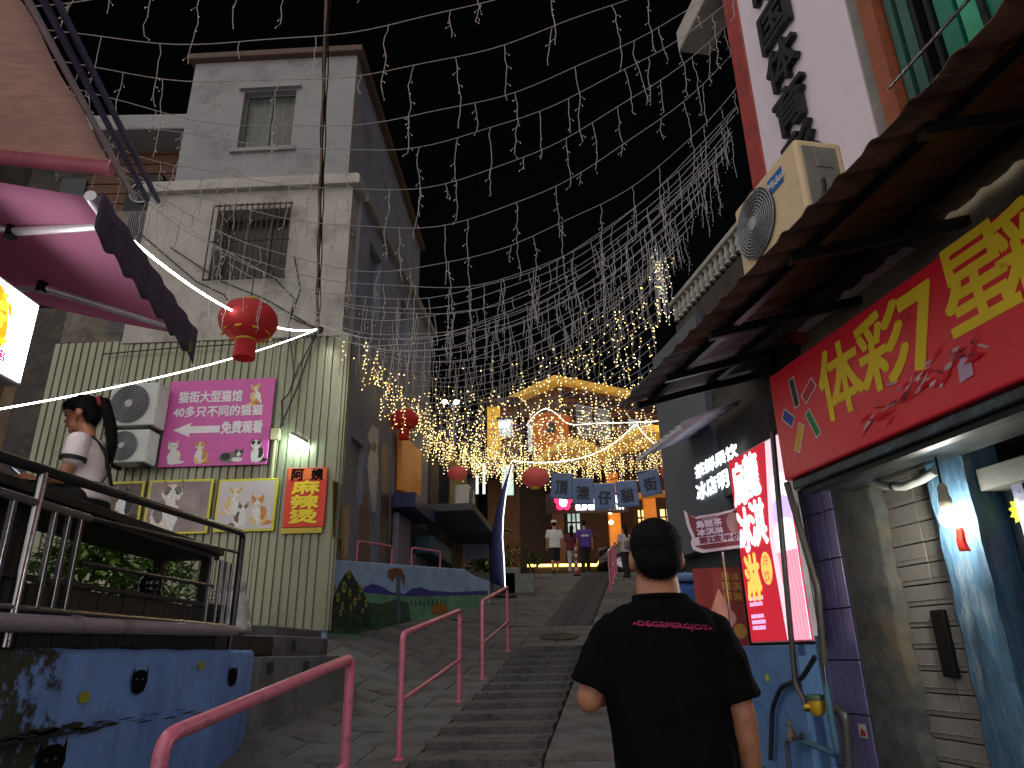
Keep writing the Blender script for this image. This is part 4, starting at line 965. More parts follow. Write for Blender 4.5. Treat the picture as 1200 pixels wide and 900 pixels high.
for (px, py), col, ang, ln, wd in bars:
    x, yv = sgpt(px, py); a = math.radians(ang); c, s = math.cos(a), math.sin(a)
    def rect(l, w): return [(x+u*l/2*c-v*w/2*s, yv+u*l/2*s+v*w/2*c) for u, v in ((-1, -1), (1, -1), (1, 1), (-1, 1))]
    b = B(); flat(b, rect(ln+.016, wd+.016), .5425, 0); flat(b, rect(ln, wd), .5432, 1); b.build('emblem_bar', [mWhite, P('bar_%d_%d' % (px, py), col)], sg)
# torn vinyl along the lower edge
rnd = random.Random(5); mTornGlint = M('torn_film_glint', lin((220, 190, 196)), rough=.12, bump=0); mTorn = M('torn_vinyl', lin((166, 60, 68)), rough=.12, var=.6, scale=20, bump=.3)  # palest flaps paint the white glints of crumpled clear film
for (px, py, n) in ((1100, 437, 24), (1055, 468, 13), (1030, 490, 6), (1140, 420, 7)):
    cx, cy = sgpt(px, py); b = B()
    for k in range(n):
        x, yv = cx+rnd.gauss(0, .12), cy+rnd.gauss(0, .035); l, w = rnd.uniform(.02, .10), rnd.uniform(.004, .014); a = rnd.gauss(.25, .35); c, s = math.cos(a), math.sin(a); zz = .543+rnd.uniform(0, .012)
        b.add([(x+u*l*c-v*w*s, yv+u*l*s+v*w*c, zz+(.006 if v > 0 else 0)) for u, v in ((-1, -.4), (.2, -1), (1, .3), (-.3, 1))], [(0, 1, 2, 3)], 2 if rnd.random() < .3 else (0 if rnd.random() < .5 else 1))
    b.build('torn_flap', [mTorn, mRed, mTornGlint], sg)['kind'] = 'stuff'
x, yv = sgpt(1130, 432); b = B(); flat(b, [(x-.04, yv-.06), (x+.05, yv-.05), (x+.06, yv+.07), (x+.0, yv+.05), (x-.03, yv+.02)], .546); b.build('torn_patch', P('torn_pale', (200, 170, 200)), sg)
# lean-to roof of corrugated sheets
rf = thing('lean_to_roof', 'brown corrugated lean-to roof over the red sign', 'roof', FR)
mRoof = M('brown_roof_sheet', lin((104, 78, 60)), rough=.55, metal=.2, var=.25, scale=3, bump=.1, dirt=lin((64, 48, 38)), dscale=2, damt=.5)
mRoofG = M('grey_roof_sheet', lin((120, 116, 116)), rough=.6, var=.2, scale=3, bump=.1, dirt=lin((70, 66, 64)), dscale=2, damt=.4)
EO, EZ, IZ = 1.28, 3.60, 4.02
def sheetroof(s0, s1, mat, zo=0):
    n = max(4, int((s1-s0)/.02)); v0 = []; 
    for i in range(n+1):
        s = s0+(s1-s0)*i/n; ph = (s % .24)/.24
        h = .022*max(0, math.cos((ph-.5)*2*math.pi))**1.5
        v0.append((-s, h))
    b = B(); vs = []
    for x, h in v0: vs += [(x, EZ+h+zo, EO), (x, (EZ+IZ)/2+h+zo, EO/2), (x, IZ+h+zo, -.02)]
    b.add(vs, [(i*3+k, i*3+k+1, (i+1)*3+k+1, (i+1)*3+k) for i in range(n) for k in range(2)], 0, True)
    return b.build('roof_sheet', mat, rf, solid=.006)
s = .6; k = 0
while s < 6.1:
    e = min(s+.88, 6.2); sheetroof(s, e+.03, mRoofG if s > 4.3 else mRoof, .004*(k % 2)); s = e; k += 1
for o_ in (1.02, .45):
    z = EZ+(IZ-EZ)*(1-o_/EO)-.05; b = B(); b.box((-6.15, z-.03, o_-.025), (-.6, z+.03, o_+.025)); b.build('purlin', mBlk, rf)
for s in (1.5, 2.6, 3.6, 4.6, 5.4, 6.05):
    b = B(); h = -.1
    b.hexa([(-s-.025, EZ+.02+h, EO-.1), (-s+.025, EZ+.02+h, EO-.1), (-s+.025, IZ+h-.05, 0), (-s-.025, IZ+h-.05, 0)][::-1], [(-s-.025, EZ+.08+h, EO-.1), (-s+.025, EZ+.08+h, EO-.1), (-s+.025, IZ+.06+h-.05, 0), (-s-.025, IZ+.06+h-.05, 0)][::-1]); b.build('rafter', mBlk, rf)
B().box((-5.75, 3.22, .02), (-5.70, 4.0, .07)).build('strut', mBlk, rf)
# air conditioner standing on that roof
w = .83
ACT = FR @ Matrix.Translation((-4.325, 4.09, .79))
a = ac_unit('air_conditioner', 'beige air conditioner with a blue badge standing on the brown lean-to roof', ACT, w, .56, .33, fan=-1, body=mACb, side=mACg, rings=9)
B().box((.06, .36, .0), (.24, .48, .004)).build('badge', P('badge_blue', (20, 100, 170)), a)
text(a, 'Midea', .058, .165, .418, .006, mWhite, bold=.0015)
b = B(); b.tube([(.083+.02*math.cos(t*.5), .418+.03*math.sin(t*.5), .006) for t in range(2, 11)], .003, 4); b.build('badge_arc', mWhite, a)
b = B(); b.tube([(.435, .25, -.14), (.45, .20, -.13), (.46, .08, -.10)], .012, 6); b.build('cable', mBlk, a)
for xx in (-.3, .3): B().box((xx-.02, -.28, -.32), (xx+.02, -.05, -.02)).build('stand', mBlk, a)
# ================================================================== LAMP BULB AND PIPES AT THE DOOR
bp = FR @ V((*RQ(1112, 606, .16), .16))
bl = thing('hanging_bulb', 'lit bulb hanging beside the blue post with a red cloth strip', 'lamp', bp)
b = B(); b.lathe([(0, -.055), (.03, -.05), (.048, -.025), (.05, 0), (.044, .022), (.03, .045)], 20); b.build('bulb', G('bulb_glow', (255, 250, 235), 200), bl)
b = B(); b.lathe([(.031, .045), (.036, .06), (.033, .11), (.026, .12), (.026, .17), (.012, .19), (0, .19)], 16); b.build('socket', P('socket_white', (190, 180, 165)), bl)
b = B(); b.tube([(0, 0, .19), (.01, .01, .4)], .006, 6); b.build('flex', mBlk, bl)
b = B(); b.grid(lambda u, v: (.03+(u-.5)*(.045+.02*v)+.004*math.sin(v*8), -.02+.006*math.sin(u*9), -.06-v*.13), 6, 8); b.build('red_strip', M('red_cloth', lin((226, 50, 36)), rough=.7, emit=.12, ecol=(1, .1, .05)), bl, solid=.003)
cu = thing('conduit_hose', 'pale curved hose sagging under the red sign above the boarded door', 'hose')
pts = [FR @ V((*RQ(px, py, .12), .12)) for px, py in ((1008, 556), (1020, 564), (1040, 570), (1060, 570), (1080, 562), (1096, 552))]
b = B(); b.tube(pts, .026, 12); b.build('hose', P('hose_pale', (170, 176, 170), rough=.4, var=.2, scale=12), cu)
b = B(); b.tube([pts[2].lerp(pts[3], .3), pts[2].lerp(pts[3], .5)], .029, 12); b.build('clamp', mGrill, cu)
# ================================================================== LIGHT BLUE HALF WALL WITH METERS
hw = thing('blue_half_wall', 'light blue painted half wall below the ice cream light box', 'wall', FR)
mLB = M('light_blue_paint', lin((98, 138, 190)), rough=.6, var=.08, scale=3, bump=.1, dirt=lin((80, 116, 164)), dscale=2, damt=.4)
B().box((-6.72, .2, -.3), (-5.765, 1.62, .20)).build('wall_body', mLB, hw, bevel=.012)
x, yv = RQ(899, 794, .204); b = B(); flat(b, ngon(x, yv, .035, .03, 10), .204); b.build('paint_dab', P('dab_yellow', (190, 190, 40)), hw)
mGI = M('grey_steel_pipe', (.13, .125, .125), rough=.45, metal=.6, var=.25); mBluePipe = M('blue_green_pipe', lin((70, 110, 130)), rough=.5, var=.2)
mBrass = M('brass_meter', lin((200, 160, 40)), rough=.4, metal=.2, var=.25, scale=12)
hwp = lambda px, py, o: FR @ V((*RQ(px, py, o), o))
def pipe(name, label, pts, r, mat, o=.25, rad=.04):
    t = thing(name, label, 'pipe', None, 'pipes by the tiled pier'); b = B(); b.tube(arc_path([hwp(*p, o) for p in pts], rad), r, 12); b.build('pipe_run', mat, t); return t
pipe('water_pipe', 'dark grey pipe running down over the light box into the yellow meter', [(905, 505), (932, 800), (945, 826), (945, 827)], .021, mGI, .30)
pipe('downpipe', 'brown metal downpipe in front of the light box edge', [(922, 566), (958, 690), (966, 780)], .024, M('brown_pipe', (.09, .08, .065), rough=.5, metal=.5), .31)
pipe('downpipe', 'thin steel pipe right of the brown downpipe', [(932, 566), (962, 745), (968, 800)], .013, mSteel, .27)
pipe('water_pipe', 'blue green pipe down the corner of the light blue half wall', [(958, 745), (972, 830), (982, 885), (940, 868)], .022, mBluePipe, .25)
pipe('flexible_hose', 'dark flexible hose curving over the light blue half wall', [(955, 770), (940, 795), (915, 805), (905, 830), (903, 890)], .018, M('black_rubber', (.02, .022, .03), rough=.5), .235, .06)
pipe('drain_pipe', 'thick grey drain pipe in front of the purple tiles', [(965, 822), (990, 838), (995, 905)], .034, mGI, .12)
pipe('tap_pipe', 'bare metal tap pipe at the bottom in front of the half wall', [(925, 905), (922, 868), (940, 862)], .02, mSteel, .27)
mt = thing('water_meter', 'yellow brass water meter with a green lid on the half wall', 'meter', Matrix.Translation(hwp(957, 826, .27)))
b = B(); b.lathe([(0, -.07), (.035, -.065), (.055, -.03), (.058, .015), (.058, .03), (0, .03)], 20); b.build('body', mBrass, mt)
b = B(); b.lathe([(0, .03), (.064, .03), (.064, .055), (.058, .065), (0, .065)], 20); b.build('lid', P('meter_green', (60, 84, 62)), mt)
b = B(); b.tube([(-.09, .0, -.01), (.09, 0, -.01)], .018, 10); b.build('coupling', mBrass, mt)
vt = thing('valve_tap', 'corroded tap head on the bare metal pipe by the half wall', 'tap', Matrix.Translation(hwp(927, 860, .27)))
b = B(); b.lathe([(0, -.05), (.03, -.045), (.034, 0), (.022, .03), (.012, .05), (.012, .09), (0, .095)], 14); b.build('body', M('corroded_metal', (.25, .2, .16), rough=.6, metal=.5, var=.4, scale=30), vt)
b = B(); b.tube([(-.04, 0, .06), (.04, 0, .06)], .007, 6); b.build('handle', mSteel, vt)
stt = thing('warning_sticker', 'small white and red sticker on the purple tiles', 'sticker', FR @ Matrix.Translation((*RQ(1011, 857, .036), .036)))
b = B(); flat(b, [(-.045, -.04), (.045, -.04), (.045, .045), (-.045, .045)], 0, 0); flat(b, [(-.03, -.03), (.03, -.03), (.03, .0), (-.01, .02)], .001, 1); b.build('print', [P('sticker_white', (200, 196, 190)), P('sticker_red', (180, 50, 50))], stt)
# ================================================================== ICE CREAM LIGHT BOX
ib = thing('ice_cream_light_box', 'tall lit red and white light box with ice cream picture and Chinese characters', 'light box', FR)
I = lambda px, py: RQ(px, py, .2)
ix0, ix1, iz0, iz1 = -6.45, -5.53, 1.64, 3.20
B().box((ix0, iz0, .14), (ix1, iz1, .198)).build('case', mAlu, ib)
mIr = G('lit_red', (200, 36, 54), .5); mIw = G('lit_white', (255, 246, 250), .8); mIp = G('lit_pink', (250, 170, 190), .6); mIy = G('lit_yellow', (248, 196, 96), .65); mIv = G('lit_violet', (214, 190, 240), .65)
xs_ = ix0+(ix1-ix0)*.60
B().box((ix0+.01, iz0+.01, .198), (ix1-.01, iz1-.01, .206)).build('lit_panel', mIr, ib)
b = B(); flat(b, [(xs_+.03, iz0+.012), (ix1-.012, iz0+.012), (ix1-.012, iz1-.012), (xs_+.12, iz1-.012), (xs_-.02, iz0+(iz1-iz0)*.5)], .2065); b.build('white_field', G('lit_blush', (250, 214, 228), .6), ib)
for rows, cx, z in (('烏', .17, .84), ('龍', .42, .86), ('冰', .17, .585), ('淇', .42, .60), ('淋', .20, .33)):
    text(ib, rows, .36, ix0+(ix1-ix0)*cx, iz0+(iz1-iz0)*z, .209, mIy if rows == '淋' else mIw, bold=.014, w=.235)
b = B(); flat(b, ngon(ix0+(ix1-ix0)*.46, iz0+(iz1-iz0)*.36, .085, .13, 20), .209); b.build('yellow_badge', mIy, ib)
text(ib, '冷', .09, ix0+(ix1-ix0)*.46, iz0+(iz1-iz0)*.40, .212, mIr); text(ib, '饮', .09, ix0+(ix1-ix0)*.46, iz0+(iz1-iz0)*.32, .212, mIr)
b = B(); cx = ix0+(ix1-ix0)*.85
for k, (zz, rx, rz) in enumerate(((.72, .13, .14), (.60, .155, .15), (.48, .165, .16))): flat(b, [(min(px_, ix1-.012), py_) for px_, py_ in ngon(cx, iz0+(iz1-iz0)*zz, rx, rz, 20)], .209+.0012*k, k % 2)
zc = iz0+(iz1-iz0)*.42
flat(b, [(cx-.16, zc), (cx-.10, iz0+.012), (ix1-.012, iz0+.012), (ix1-.012, zc)], .214, 2)
for k in range(6): 
    xx = cx-.13+.05*k; flat(b, [(xx, zc), (xx+.012, zc), (min(xx+.07, ix1-.014), iz0+.015), (min(xx+.058, ix1-.02), iz0+.015)], .2152, 3)
b.build('cone_picture', [mIw, mIv, mIp, G('lit_salmon', (240, 130, 150), .7)], ib)
rnd = random.Random(8)
for k in range(5):
    b = B(); xx = ix0+.07
    while xx < ix0+.28:
        l = rnd.uniform(.012, .03); flat(b, [(xx, iz0+.33-.045*k-(.05 if k > 1 else 0)), (xx+l, iz0+.33-.045*k-(.05 if k > 1 else 0)), (xx+l, iz0+.36-.045*k-(.05 if k > 1 else 0)), (xx, iz0+.36-.045*k-(.05 if k > 1 else 0))], .209); xx += l+.006
    b.build('small_print', mIv, ib)['kind'] = 'stuff'
# ================================================================== SIGNS AND THINGS BEYOND THE LIGHT BOX
cs = thing('cutout_sign', 'maroon cut-out sign offering half price ice cream on a stick', 'sign', face(atY(838, 620, 6.3), (-.15, -1, 0)) @ Matrix.Scale(.82, 4))
out_ = [(-.31, .22), (-.26, .17), (-.20, .135), (-.14, .15), (.05, .17), (.20, .20), (.30, .25), (.30, -.20), (-.16, -.245), (-.25, -.21), (-.27, -.14), (-.25, -.08), (-.29, .05)]
b = B(); b.prism(out_[::-1], -.01, 0); b.build('board', P('cutout_white', (205, 196, 208)), cs)
b = B(); flat(b, [(x*.9+.005, yv*.86) for x, yv in out_][::-1], .002); b.build('maroon_field', P('maroon_print', (110, 34, 52)), cs)
b = B(); flat(b, [(-.24, -.17), (.29, -.12), (.29, -.035), (-.24, -.085)], .004); b.build('white_band', P('band_lilac', (206, 190, 214)), cs)
text(cs, '烏龍茶', .075, -.06, .065, .005, P('lilac_print', (216, 204, 226)), bold=.004, w=.27, rot=.09); text(cs, '冰淇淋', .07, -.055, -.02, .005, P('lilac_print', (216, 204, 226)), bold=.004, w=.27, rot=.09)
text(cs, 'OOLONG TEA', .022, -.04, .135, .005, P('lilac_print', (216, 204, 226)), rot=.09); text(cs, 'ICE CREAM', .022, -.045, .112, .005, P('lilac_print', (216, 204, 226)), rot=.09)
text(cs, '第2支半价', .068, .04, -.10, .006, P('maroon_print', (110, 34, 52)), bold=.004, w=.44, rot=.09)
b = B(); flat(b, ngon(.2, .06, .075, .11, 14), .004); b.build('cone_picture', P('cone_mauve', (150, 116, 120), var=.3, scale=9), cs)
b = B(); b.tube([(.05, -.24, -.03), (.05, -1.9, -.03)], .014, 8); b.build('pole', mSteel, cs)
po = thing('ice_cream_poster', 'dark red poster board with an ice cream cone standing by the light box', 'poster', face(atY(848, 712, 6.55), (-.2, -1, 0)) @ Matrix.Scale(.9, 4))
B().box((-.26, -.55, -.03), (.20, .38, 0)).build('board', P('poster_maroon', (150, 40, 34), var=.2, scale=3), po, bevel=.004)
b = B(); flat(b, [(-.16, -.1), (-.03, .18), (.06, -.0), (.09, -.1)], .003, 0); flat(b, ngon(-.03, -.1, .14, .1, 14), .002, 0); flat(b, [(-.13, -.15), (.07, -.15), (.02, -.5), (-.06, -.5)], .004, 1); b.build('cone_picture', [P('cone_pink', (226, 160, 140), var=.2, scale=6), P('cone_wafer', (180, 110, 90), var=.3, scale=8)], po)
for k, ch in enumerate('烏龍茶'): text(po, ch, .08, .05, .30-.095*k, .004, P('gold_print', (206, 150, 60)), bold=.003)
for k, ch in enumerate('冰淇淋'): text(po, ch, .08, .145, .29-.095*k, .004, P('gold_print', (206, 150, 60)), bold=.003)
b = B(); flat(b, ngon(.13, -.22, .06, .07, 14), .004); b.build('badge', P('gold_print', (206, 150, 60)), po)
bn = thing('blue_bin', 'tall blue plastic bin with rounded lid behind the walking man', 'bin', Matrix.Translation(V((1.62, 7.3, zg(1.62, 7.3)))) @ rotz(.2))
B().box((-.24, -.2, .05), (.24, .25, 1.35)).build('body', M('blue_plastic', lin((92, 140, 214)), rough=.35, var=.06, bump=0), bn, bevel=.06)
B().box((-.27, -.23, 1.36), (.27, .28, 1.44)).build('lid', M('pale_blue_plastic', lin((140, 176, 220)), rough=.35, bump=0), bn, bevel=.03)
for xx in (-.2, .2): 
    b = B(); b.tube([(xx-.02, .22, .05), (xx+.02, .22, .05)], .05, 12); b.build('wheel', mBlk, bn)
# dark grey tea shop front with glowing characters
ts = thing('grey_tea_shop', 'dark grey shop front with glowing white characters beyond the light box', 'building', FR)
mSlate = M('slate_panel', lin((92, 96, 102)), rough=.6, var=.08, bump=.05)
B().box((-8.35, 2.55, -3), (-7.05, 5.0, .06)).build('sign_wall', mSlate, ts)
B().box((-8.34, .5, -3), (-7.06, 2.54, -.1)).build('lower_wall', mDarkWall, ts)
for s, txt, px, py in ((.13, '茶鲜果饮', 838, 541), (.17, '冰店明日', 840, 566)):
    x, yv = RQ(px, py, .07); text(ts, txt, s, x, yv, .072, G('glow_letter', (240, 246, 255), 1.3), name='glowing_character', bold=.008, w=.95)
cn = thing('white_canopy', 'small white corrugated canopy beyond the red sign', 'canopy', FR)
b = B(); n = 40; vs = []
for i in range(n+1):
    s = 6.35+1.2*i/n; h = .02*math.cos(i*math.pi/2.5); vs += [(-s, 3.50+h, .66), (-s, 3.75+h, .05)]
b.add(vs, [(i*2, i*2+1, i*2+3, i*2+2) for i in range(n)], 0, True); b.build('canopy_sheet', M('white_sheet', lin((196, 190, 204)), rough=.5, bump=.05), cn, solid=.006)
B().box((-7.55, 3.46, .64), (-6.35, 3.49, .67)).build('front_edge', mAlu, cn)
# balustrade on the roof farther up, right
bs_ = thing('roof_balustrade', 'white balustrade on a dark parapet above the lean-to roof', 'balustrade', FR)
e0, e1 = RQ(800, 372, 0), RQ(866, 292, 0)
zt_ = (e0[1]+e1[1])/2
B().box((e0[0]-.25, zt_-2.2, -.6), (e1[0]+.6, zt_-.02, -.02)).build('parapet', mShopW, bs_)
B().box((e0[0]-.25, zt_+.20, -.08), (e1[0]+.6, zt_+.26, .06)).build('handrail', mPlast, bs_, bevel=.015)
bd = None; k = 0; xx = e0[0]-.15
while xx < e1[0]+.55:
    b = B(); b.lathe([(.035, 0), (.035, .02), (.02, .04), (.042, .09), (.02, .16), (.035, .19), (.035, .2)], 8, T=Matrix.Rotation(-math.pi/2, 4, 'X'))
    o = b.build('baluster', mPlast, bs_) if bd is None else obj('baluster', bd, bs_); bd = o.data; o.location = (xx, zt_, 0); xx += .12
ov = thing('upper_balcony_slab', 'pale balcony slab edge at the top right above the strings', 'slab', FR)
q = RQ(820, 10, .1); B().box((-6.6, q[1], -.3), (-5.7, q[1]+.3, .1)).build('slab', mPlast, ov, bevel=.02)
# ================================================================== TIMBER LODGE AT THE TOP OF THE STREET
lg = thing('timber_lodge', 'dark timber lodge with gold lit roof edges at the top of the street', 'building')
mTim = M('lodge_timber', lin((112, 70, 40)), rough=.7, var=.35, scale=4, stretch=(1, 1, .3)); mTimD = M('lodge_dark_timber', lin((58, 36, 24)), rough=.7, var=.35, scale=4)
mGoldE = M('gold_fascia_glow', lin((220, 176, 80)), rough=.5, var=.15, emit=.16, ecol=lin((255, 190, 60)))  # golden light on the roof edges, put into the fascia as a weak glow
mWinL = M('lit_window_cool', (.3, .32, .33), rough=.2, var=.5, scale=2.5, emit=.55, ecol=lin((200, 206, 200)), bump=0)
mWinW = M('lit_window_warm', (.4, .3, .16), rough=.2, var=.6, scale=6, emit=1.1, ecol=lin((255, 214, 140)), bump=0)
mPostW = M('lit_post', lin((190, 120, 50)), rough=.6, var=.2, emit=.25, ecol=lin((255, 140, 40)))  # warm lamplight on the posts, given to the timber as its own glow
mBulb = G('warm_bulb', (255, 220, 150), 26); mBulbC = G('cool_bulb', (235, 245, 255), 30)
# tower block with its corner toward the street
c0 = atY(650, 447, 28.5); zT = c0.z
cl, cr_ = atZ(600, 470, zT), atZ(742, 465, zT)
cl = c0 + (cl-c0).normalized()*5.2; cr_ = c0 + (cr_-c0).normalized()*7.0
far = cl + cr_ - c0
def wallbox(b, p, q, z0, z1, t=.25, inset=0):
    p, q = V(p), V(q); d = (q-p); d.z = 0; L_ = d.length; d.normalize(); n = V((d.y, -d.x, 0))
    if n.dot(V((0, -1, 0))+(EYE-p).normalized()*.5) < 0: n = -n
    return d, n, L_
b = B()
ins = lambda p: p + (far-c0).normalized()*.9 if p is c0 else p
cx = (c0+far)*.5
def shr(p, k): return V((cx.x+(p.x-cx.x)*k, cx.y+(p.y-cx.y)*k, 0))
base = [shr(p, .86) for p in (c0, cr_, far, cl)]
b.hexa([V((p.x, p.y, 8.2)) for p in base], [V((p.x, p.y, zT)) for p in base]); b.build('tower_wall', mTim, lg)
rfp = [V((p.x, p.y, 0)) for p in (c0, cr_, far, cl)]
b = B(); b.hexa([p+V((0, 0, zT)) for p in rfp], [p+V((0, 0, zT+.32)) for p in rfp]); b.build('tower_roof', mGoldE, lg, bevel=.03)
def facewin(p, q, u0, u1, z0, z1, mat, name='window', off=.05):
    p, q = V((p.x, p.y, 0)), V((q.x, q.y, 0)); d = (q-p); L_ = d.length; d.normalize(); n = V((d.y, -d.x, 0))
    if n.dot(EYE-p) < 0: n = -n
    T = face(p.lerp(q, (u0+u1)/2)+n*off, n); w = L_*abs(u1-u0)/2
    o = B().box((-w, z0, -.04), (w, z1, .0)).build(name, mat, lg, T=T)
    b = B()
    for xx in (-w, 0, w): b.box((xx-.05, z0, -.02), (xx+.05, z1, .04))
    for zz in (z0, z1): b.box((-w-.05, zz-.05, -.02), (w+.05, zz+.05, .05))
    b.build('frame', mTimD, o); return o
facewin(base[0], base[1], .12, .45, zT-2.3, zT-.7, mWinL); facewin(base[0], base[1], .6, .85, zT-2.3, zT-.9, mWinL)
facewin(base[0], base[3], .25, .5, zT-2.6, zT-1.0, mWinL); facewin(base[0], base[3], .62, .8, zT-2.6, zT-1.0, mTimD)
for k in range(14):
    p, q = base[0], base[1]; d = (q-p).normalized(); nn = V((d.y, -d.x, 0)); nn = nn if nn.dot(EYE-p) > 0 else -nn
    T = face(p+nn*.02, nn); L_ = (q-p).length; x0 = 0 if (T.inverted() @ q).x > 0 else -L_
    B().box((x0, zT-3.6+k*.26, -.02), (x0+L_, zT-3.37+k*.26, .03)).build('cladding_board', mTimD if k % 3 == 0 else mTim, lg, T=T)
# round oriel, balcony
oc = atY(645, 512, 27.6)
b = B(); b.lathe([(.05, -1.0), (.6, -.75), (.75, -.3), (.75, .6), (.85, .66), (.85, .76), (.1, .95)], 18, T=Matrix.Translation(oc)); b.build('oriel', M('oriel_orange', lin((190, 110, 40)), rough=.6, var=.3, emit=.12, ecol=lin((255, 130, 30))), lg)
b = B(); b.box((-.18, -.03, -.2), (.18, .03, .2)); b.build('oriel_window', mDarkGlass, lg, T=Matrix.Translation(oc+V((0, -.75, .15))))
# left wing
lw0, lw1 = atY(571, 480, 29), atY(608, 545, 29)
B().box((lw0.x, 29, 4.0), (lw1.x, 34, lw0.z+.2)).build('left_wing', mTim, lg)
B().box((lw0.x-.2, 28.7, lw0.z+.2), (lw1.x+.1, 34, lw0.z+.45)).build('wing_eave', mTimD, lg)
B().box((lw0.x, 28.92, lw0.z-2.2), (lw0.x+.55, 29, lw0.z+.1)).build('wall_glow_patch', M('yellow_wall_glow', lin((206, 160, 60)), rough=.6, var=.25, scale=5, emit=.35, ecol=lin((255, 190, 50))), lg)  # added glowing patch for the yellow light falling on the wing wall
w0, w1 = atY(584, 492, 28.9), atY(601, 512, 28.9)
o = B().box((w0.x, 28.86, w1.z), (w1.x, 28.94, w0.z)).build('window', mWinL, lg); B().box((w0.x-.06, 28.84, w0.z), (w1.x+.06, 28.96, w0.z+.1)).build('frame', mTimD, o)
for xx in (w0.x+.18, w0.x+.36): b = B(); b.ell((xx, 28.8, w0.z-.25), .055, 8, 6); b.build('globe_lamp', mBulbC, lg)
# ground floor
gz = 4.22
B().box((-1.0, 29.2, gz-.3), (9.5, 36, 8.4)).build('ground_floor_wall', mTimD, lg)
B().box((-1.4, 27.6, 8.3), (4.0, 36, 8.5)).build('porch_roof', mTimD, lg)
for i, (pa, pb, yy) in enumerate((((628, 540), (712, 531), 27.4), ((706, 530), (806, 512), 26.6))):
    a, c = atY(*pa, yy), atY(*pb, yy); n = 18; tp = []; 
    for k in range(n+1):
        t = k/n; p = a.lerp(c, t)+V((0, -1.0*math.sin(math.pi*t), .35*math.sin(math.pi*min(1, t*1.15)))); tp.append(p)
    b = B(); 
    rg = [[p+V((0, 0, -.14)), p+V((0, 2.5, -.14)), p+V((0, 2.5, .14)), p+V((0, 0, .14))] for p in tp]; b.rings(rg, smooth=False); b.build('curved_canopy', mGoldE, lg)
for px in (655, 722, 765, 803, 845):
    p = atY(px, 640, 28.2); B().box((p.x-.22, 28.0, gz), (p.x+.22, 28.4, 8.3)).build('post', mPostW if px > 700 else mTim, lg)
for px0, px1, y0, y1, m in ((746, 761, 597, 617, mWinW), (772, 796, 596, 616, mWinW), (722, 730, 602, 640, M('amber_window', (.3, .15, .05), emit=.5, ecol=lin((255, 150, 60)), var=.7, scale=5)), (664, 681, 600, 625, G('lit_doorway', (176, 196, 190), .55, var=.4, scale=2))):
    a, c = atY(px0, y0, 29.1), atY(px1, y1, 29.1)
    o = B().box((a.x, 29.1, c.z), (c.x, 29.18, a.z)).build('window', m, lg); b = B()
    for k in range(4): xx = a.x+(c.x-a.x)*k/3; b.box((xx-.03, 29.04, c.z), (xx+.03, 29.12, a.z))
    for k in range(3): zz = c.z+(a.z-c.z)*k/2; b.box((a.x, 29.05, zz-.03), (c.x, 29.13, zz+.03))
    b.build('frame', mTimD, o)
a = atY(716, 585, 28.0); c = atY(870, 578, 26.5)
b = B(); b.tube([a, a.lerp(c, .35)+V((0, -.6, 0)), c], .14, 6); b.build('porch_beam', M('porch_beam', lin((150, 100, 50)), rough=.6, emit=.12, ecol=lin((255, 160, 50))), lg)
for px, py in ((715, 600), (797, 582), (716, 612)): b = B(); b.ell(atY(px, py, 27.3), .08, 8, 6); b.build('porch_lamp', mBulb, lg)
a, c = atY(618, 663, 26.4), atY(702, 662, 26.4)
B().box((a.x, 26.4, 3.9), (c.x+.4, 27.2, a.z-.04)).build('planter', mTimD, lg); b = B(); b.tube([a+V((0, -.03, 0)), c+V((0, -.03, 0))], .045, 8); b.build('step_light', G('amber_strip', (255, 206, 90), 5), lg)
# shop sign above the door
sgn = thing('lit_lodge_sign', 'lit white lettering and pink flower emblem above the lodge door', 'sign', face(atY(690, 590, 26.3), (0, -1, 0)))
B().box((-1.6, -.35, -.12), (1.5, .40, -.06)).build('backing', mTimD, sgn)
mGW = G('sign_white_glow', (250, 250, 255), 3.0); mGP = G('sign_pink_glow', (255, 40, 90), 1.6)
text(sgn, 'ELEMENT TOWN', .18, .40, -.14, 0, mGW, bold=.01, w=1.75); text(sgn, '元素小镇', .30, .40, .16, 0, mGW, bold=.014, w=1.75)
for k in range(5):
    a = k*2*math.pi/5+.3; b = B(); flat(b, ngon(-.95+.2*math.cos(a), .08+.2*math.sin(a), .15, .15, 10), .002*k); b.build('petal', mGP, sgn)
b = B(); flat(b, ngon(-.95, .08, .15, .2, 10), .014); b.build('flower_heart', mGW, sgn)
# ---- far left background block with spot lamps
fb = thing('background_house', 'dark house between the shops and the lodge with two cold spot lamps', 'building')
B().box((-6, 27.0, 4), (-1.5, 33, 8.0)).build('house_wall', M('night_wall', (.04, .032, .028), var=.4), fb)
a, c = atY(545, 600, 26.9), atY(580, 545, 26.9)
B().box((-3.4, 26.6, 8.0), (-1.2, 33, 8.2)).build('eave', mTimD, fb)
for px in (567, 559): p = atY(px, 560, 26.8); B().box((p.x-.05, 26.85, p.z-.6), (p.x+.05, 26.95, p.z+.6)).build('lit_slit', G('slit_light', (220, 225, 225), .8 if px > 560 else .2), fb)
p0, p1 = atY(588, 545, 27.5), atY(602, 580, 27.5)
o = B().box((p0.x, 27.45, p1.z), (p1.x, 27.55, p0.z)).build('lit_door', G('pale_door_light', (190, 214, 205), .55, var=.4, scale=1.5), fb); B().box((p0.x-.08, 27.4, p0.z), (p1.x+.08, 27.6, p0.z+.1)).build('frame', mTimD, o)
pl = thing('lamp_post', 'steel lamp post with two cold white spot lamps above the shops', 'lamp post', (atY(530, 640, 24).x, 24, 4.0))
o3 = V((atY(530, 640, 24).x, 24, 4.0)); hz = atY(535, 470, 24).z
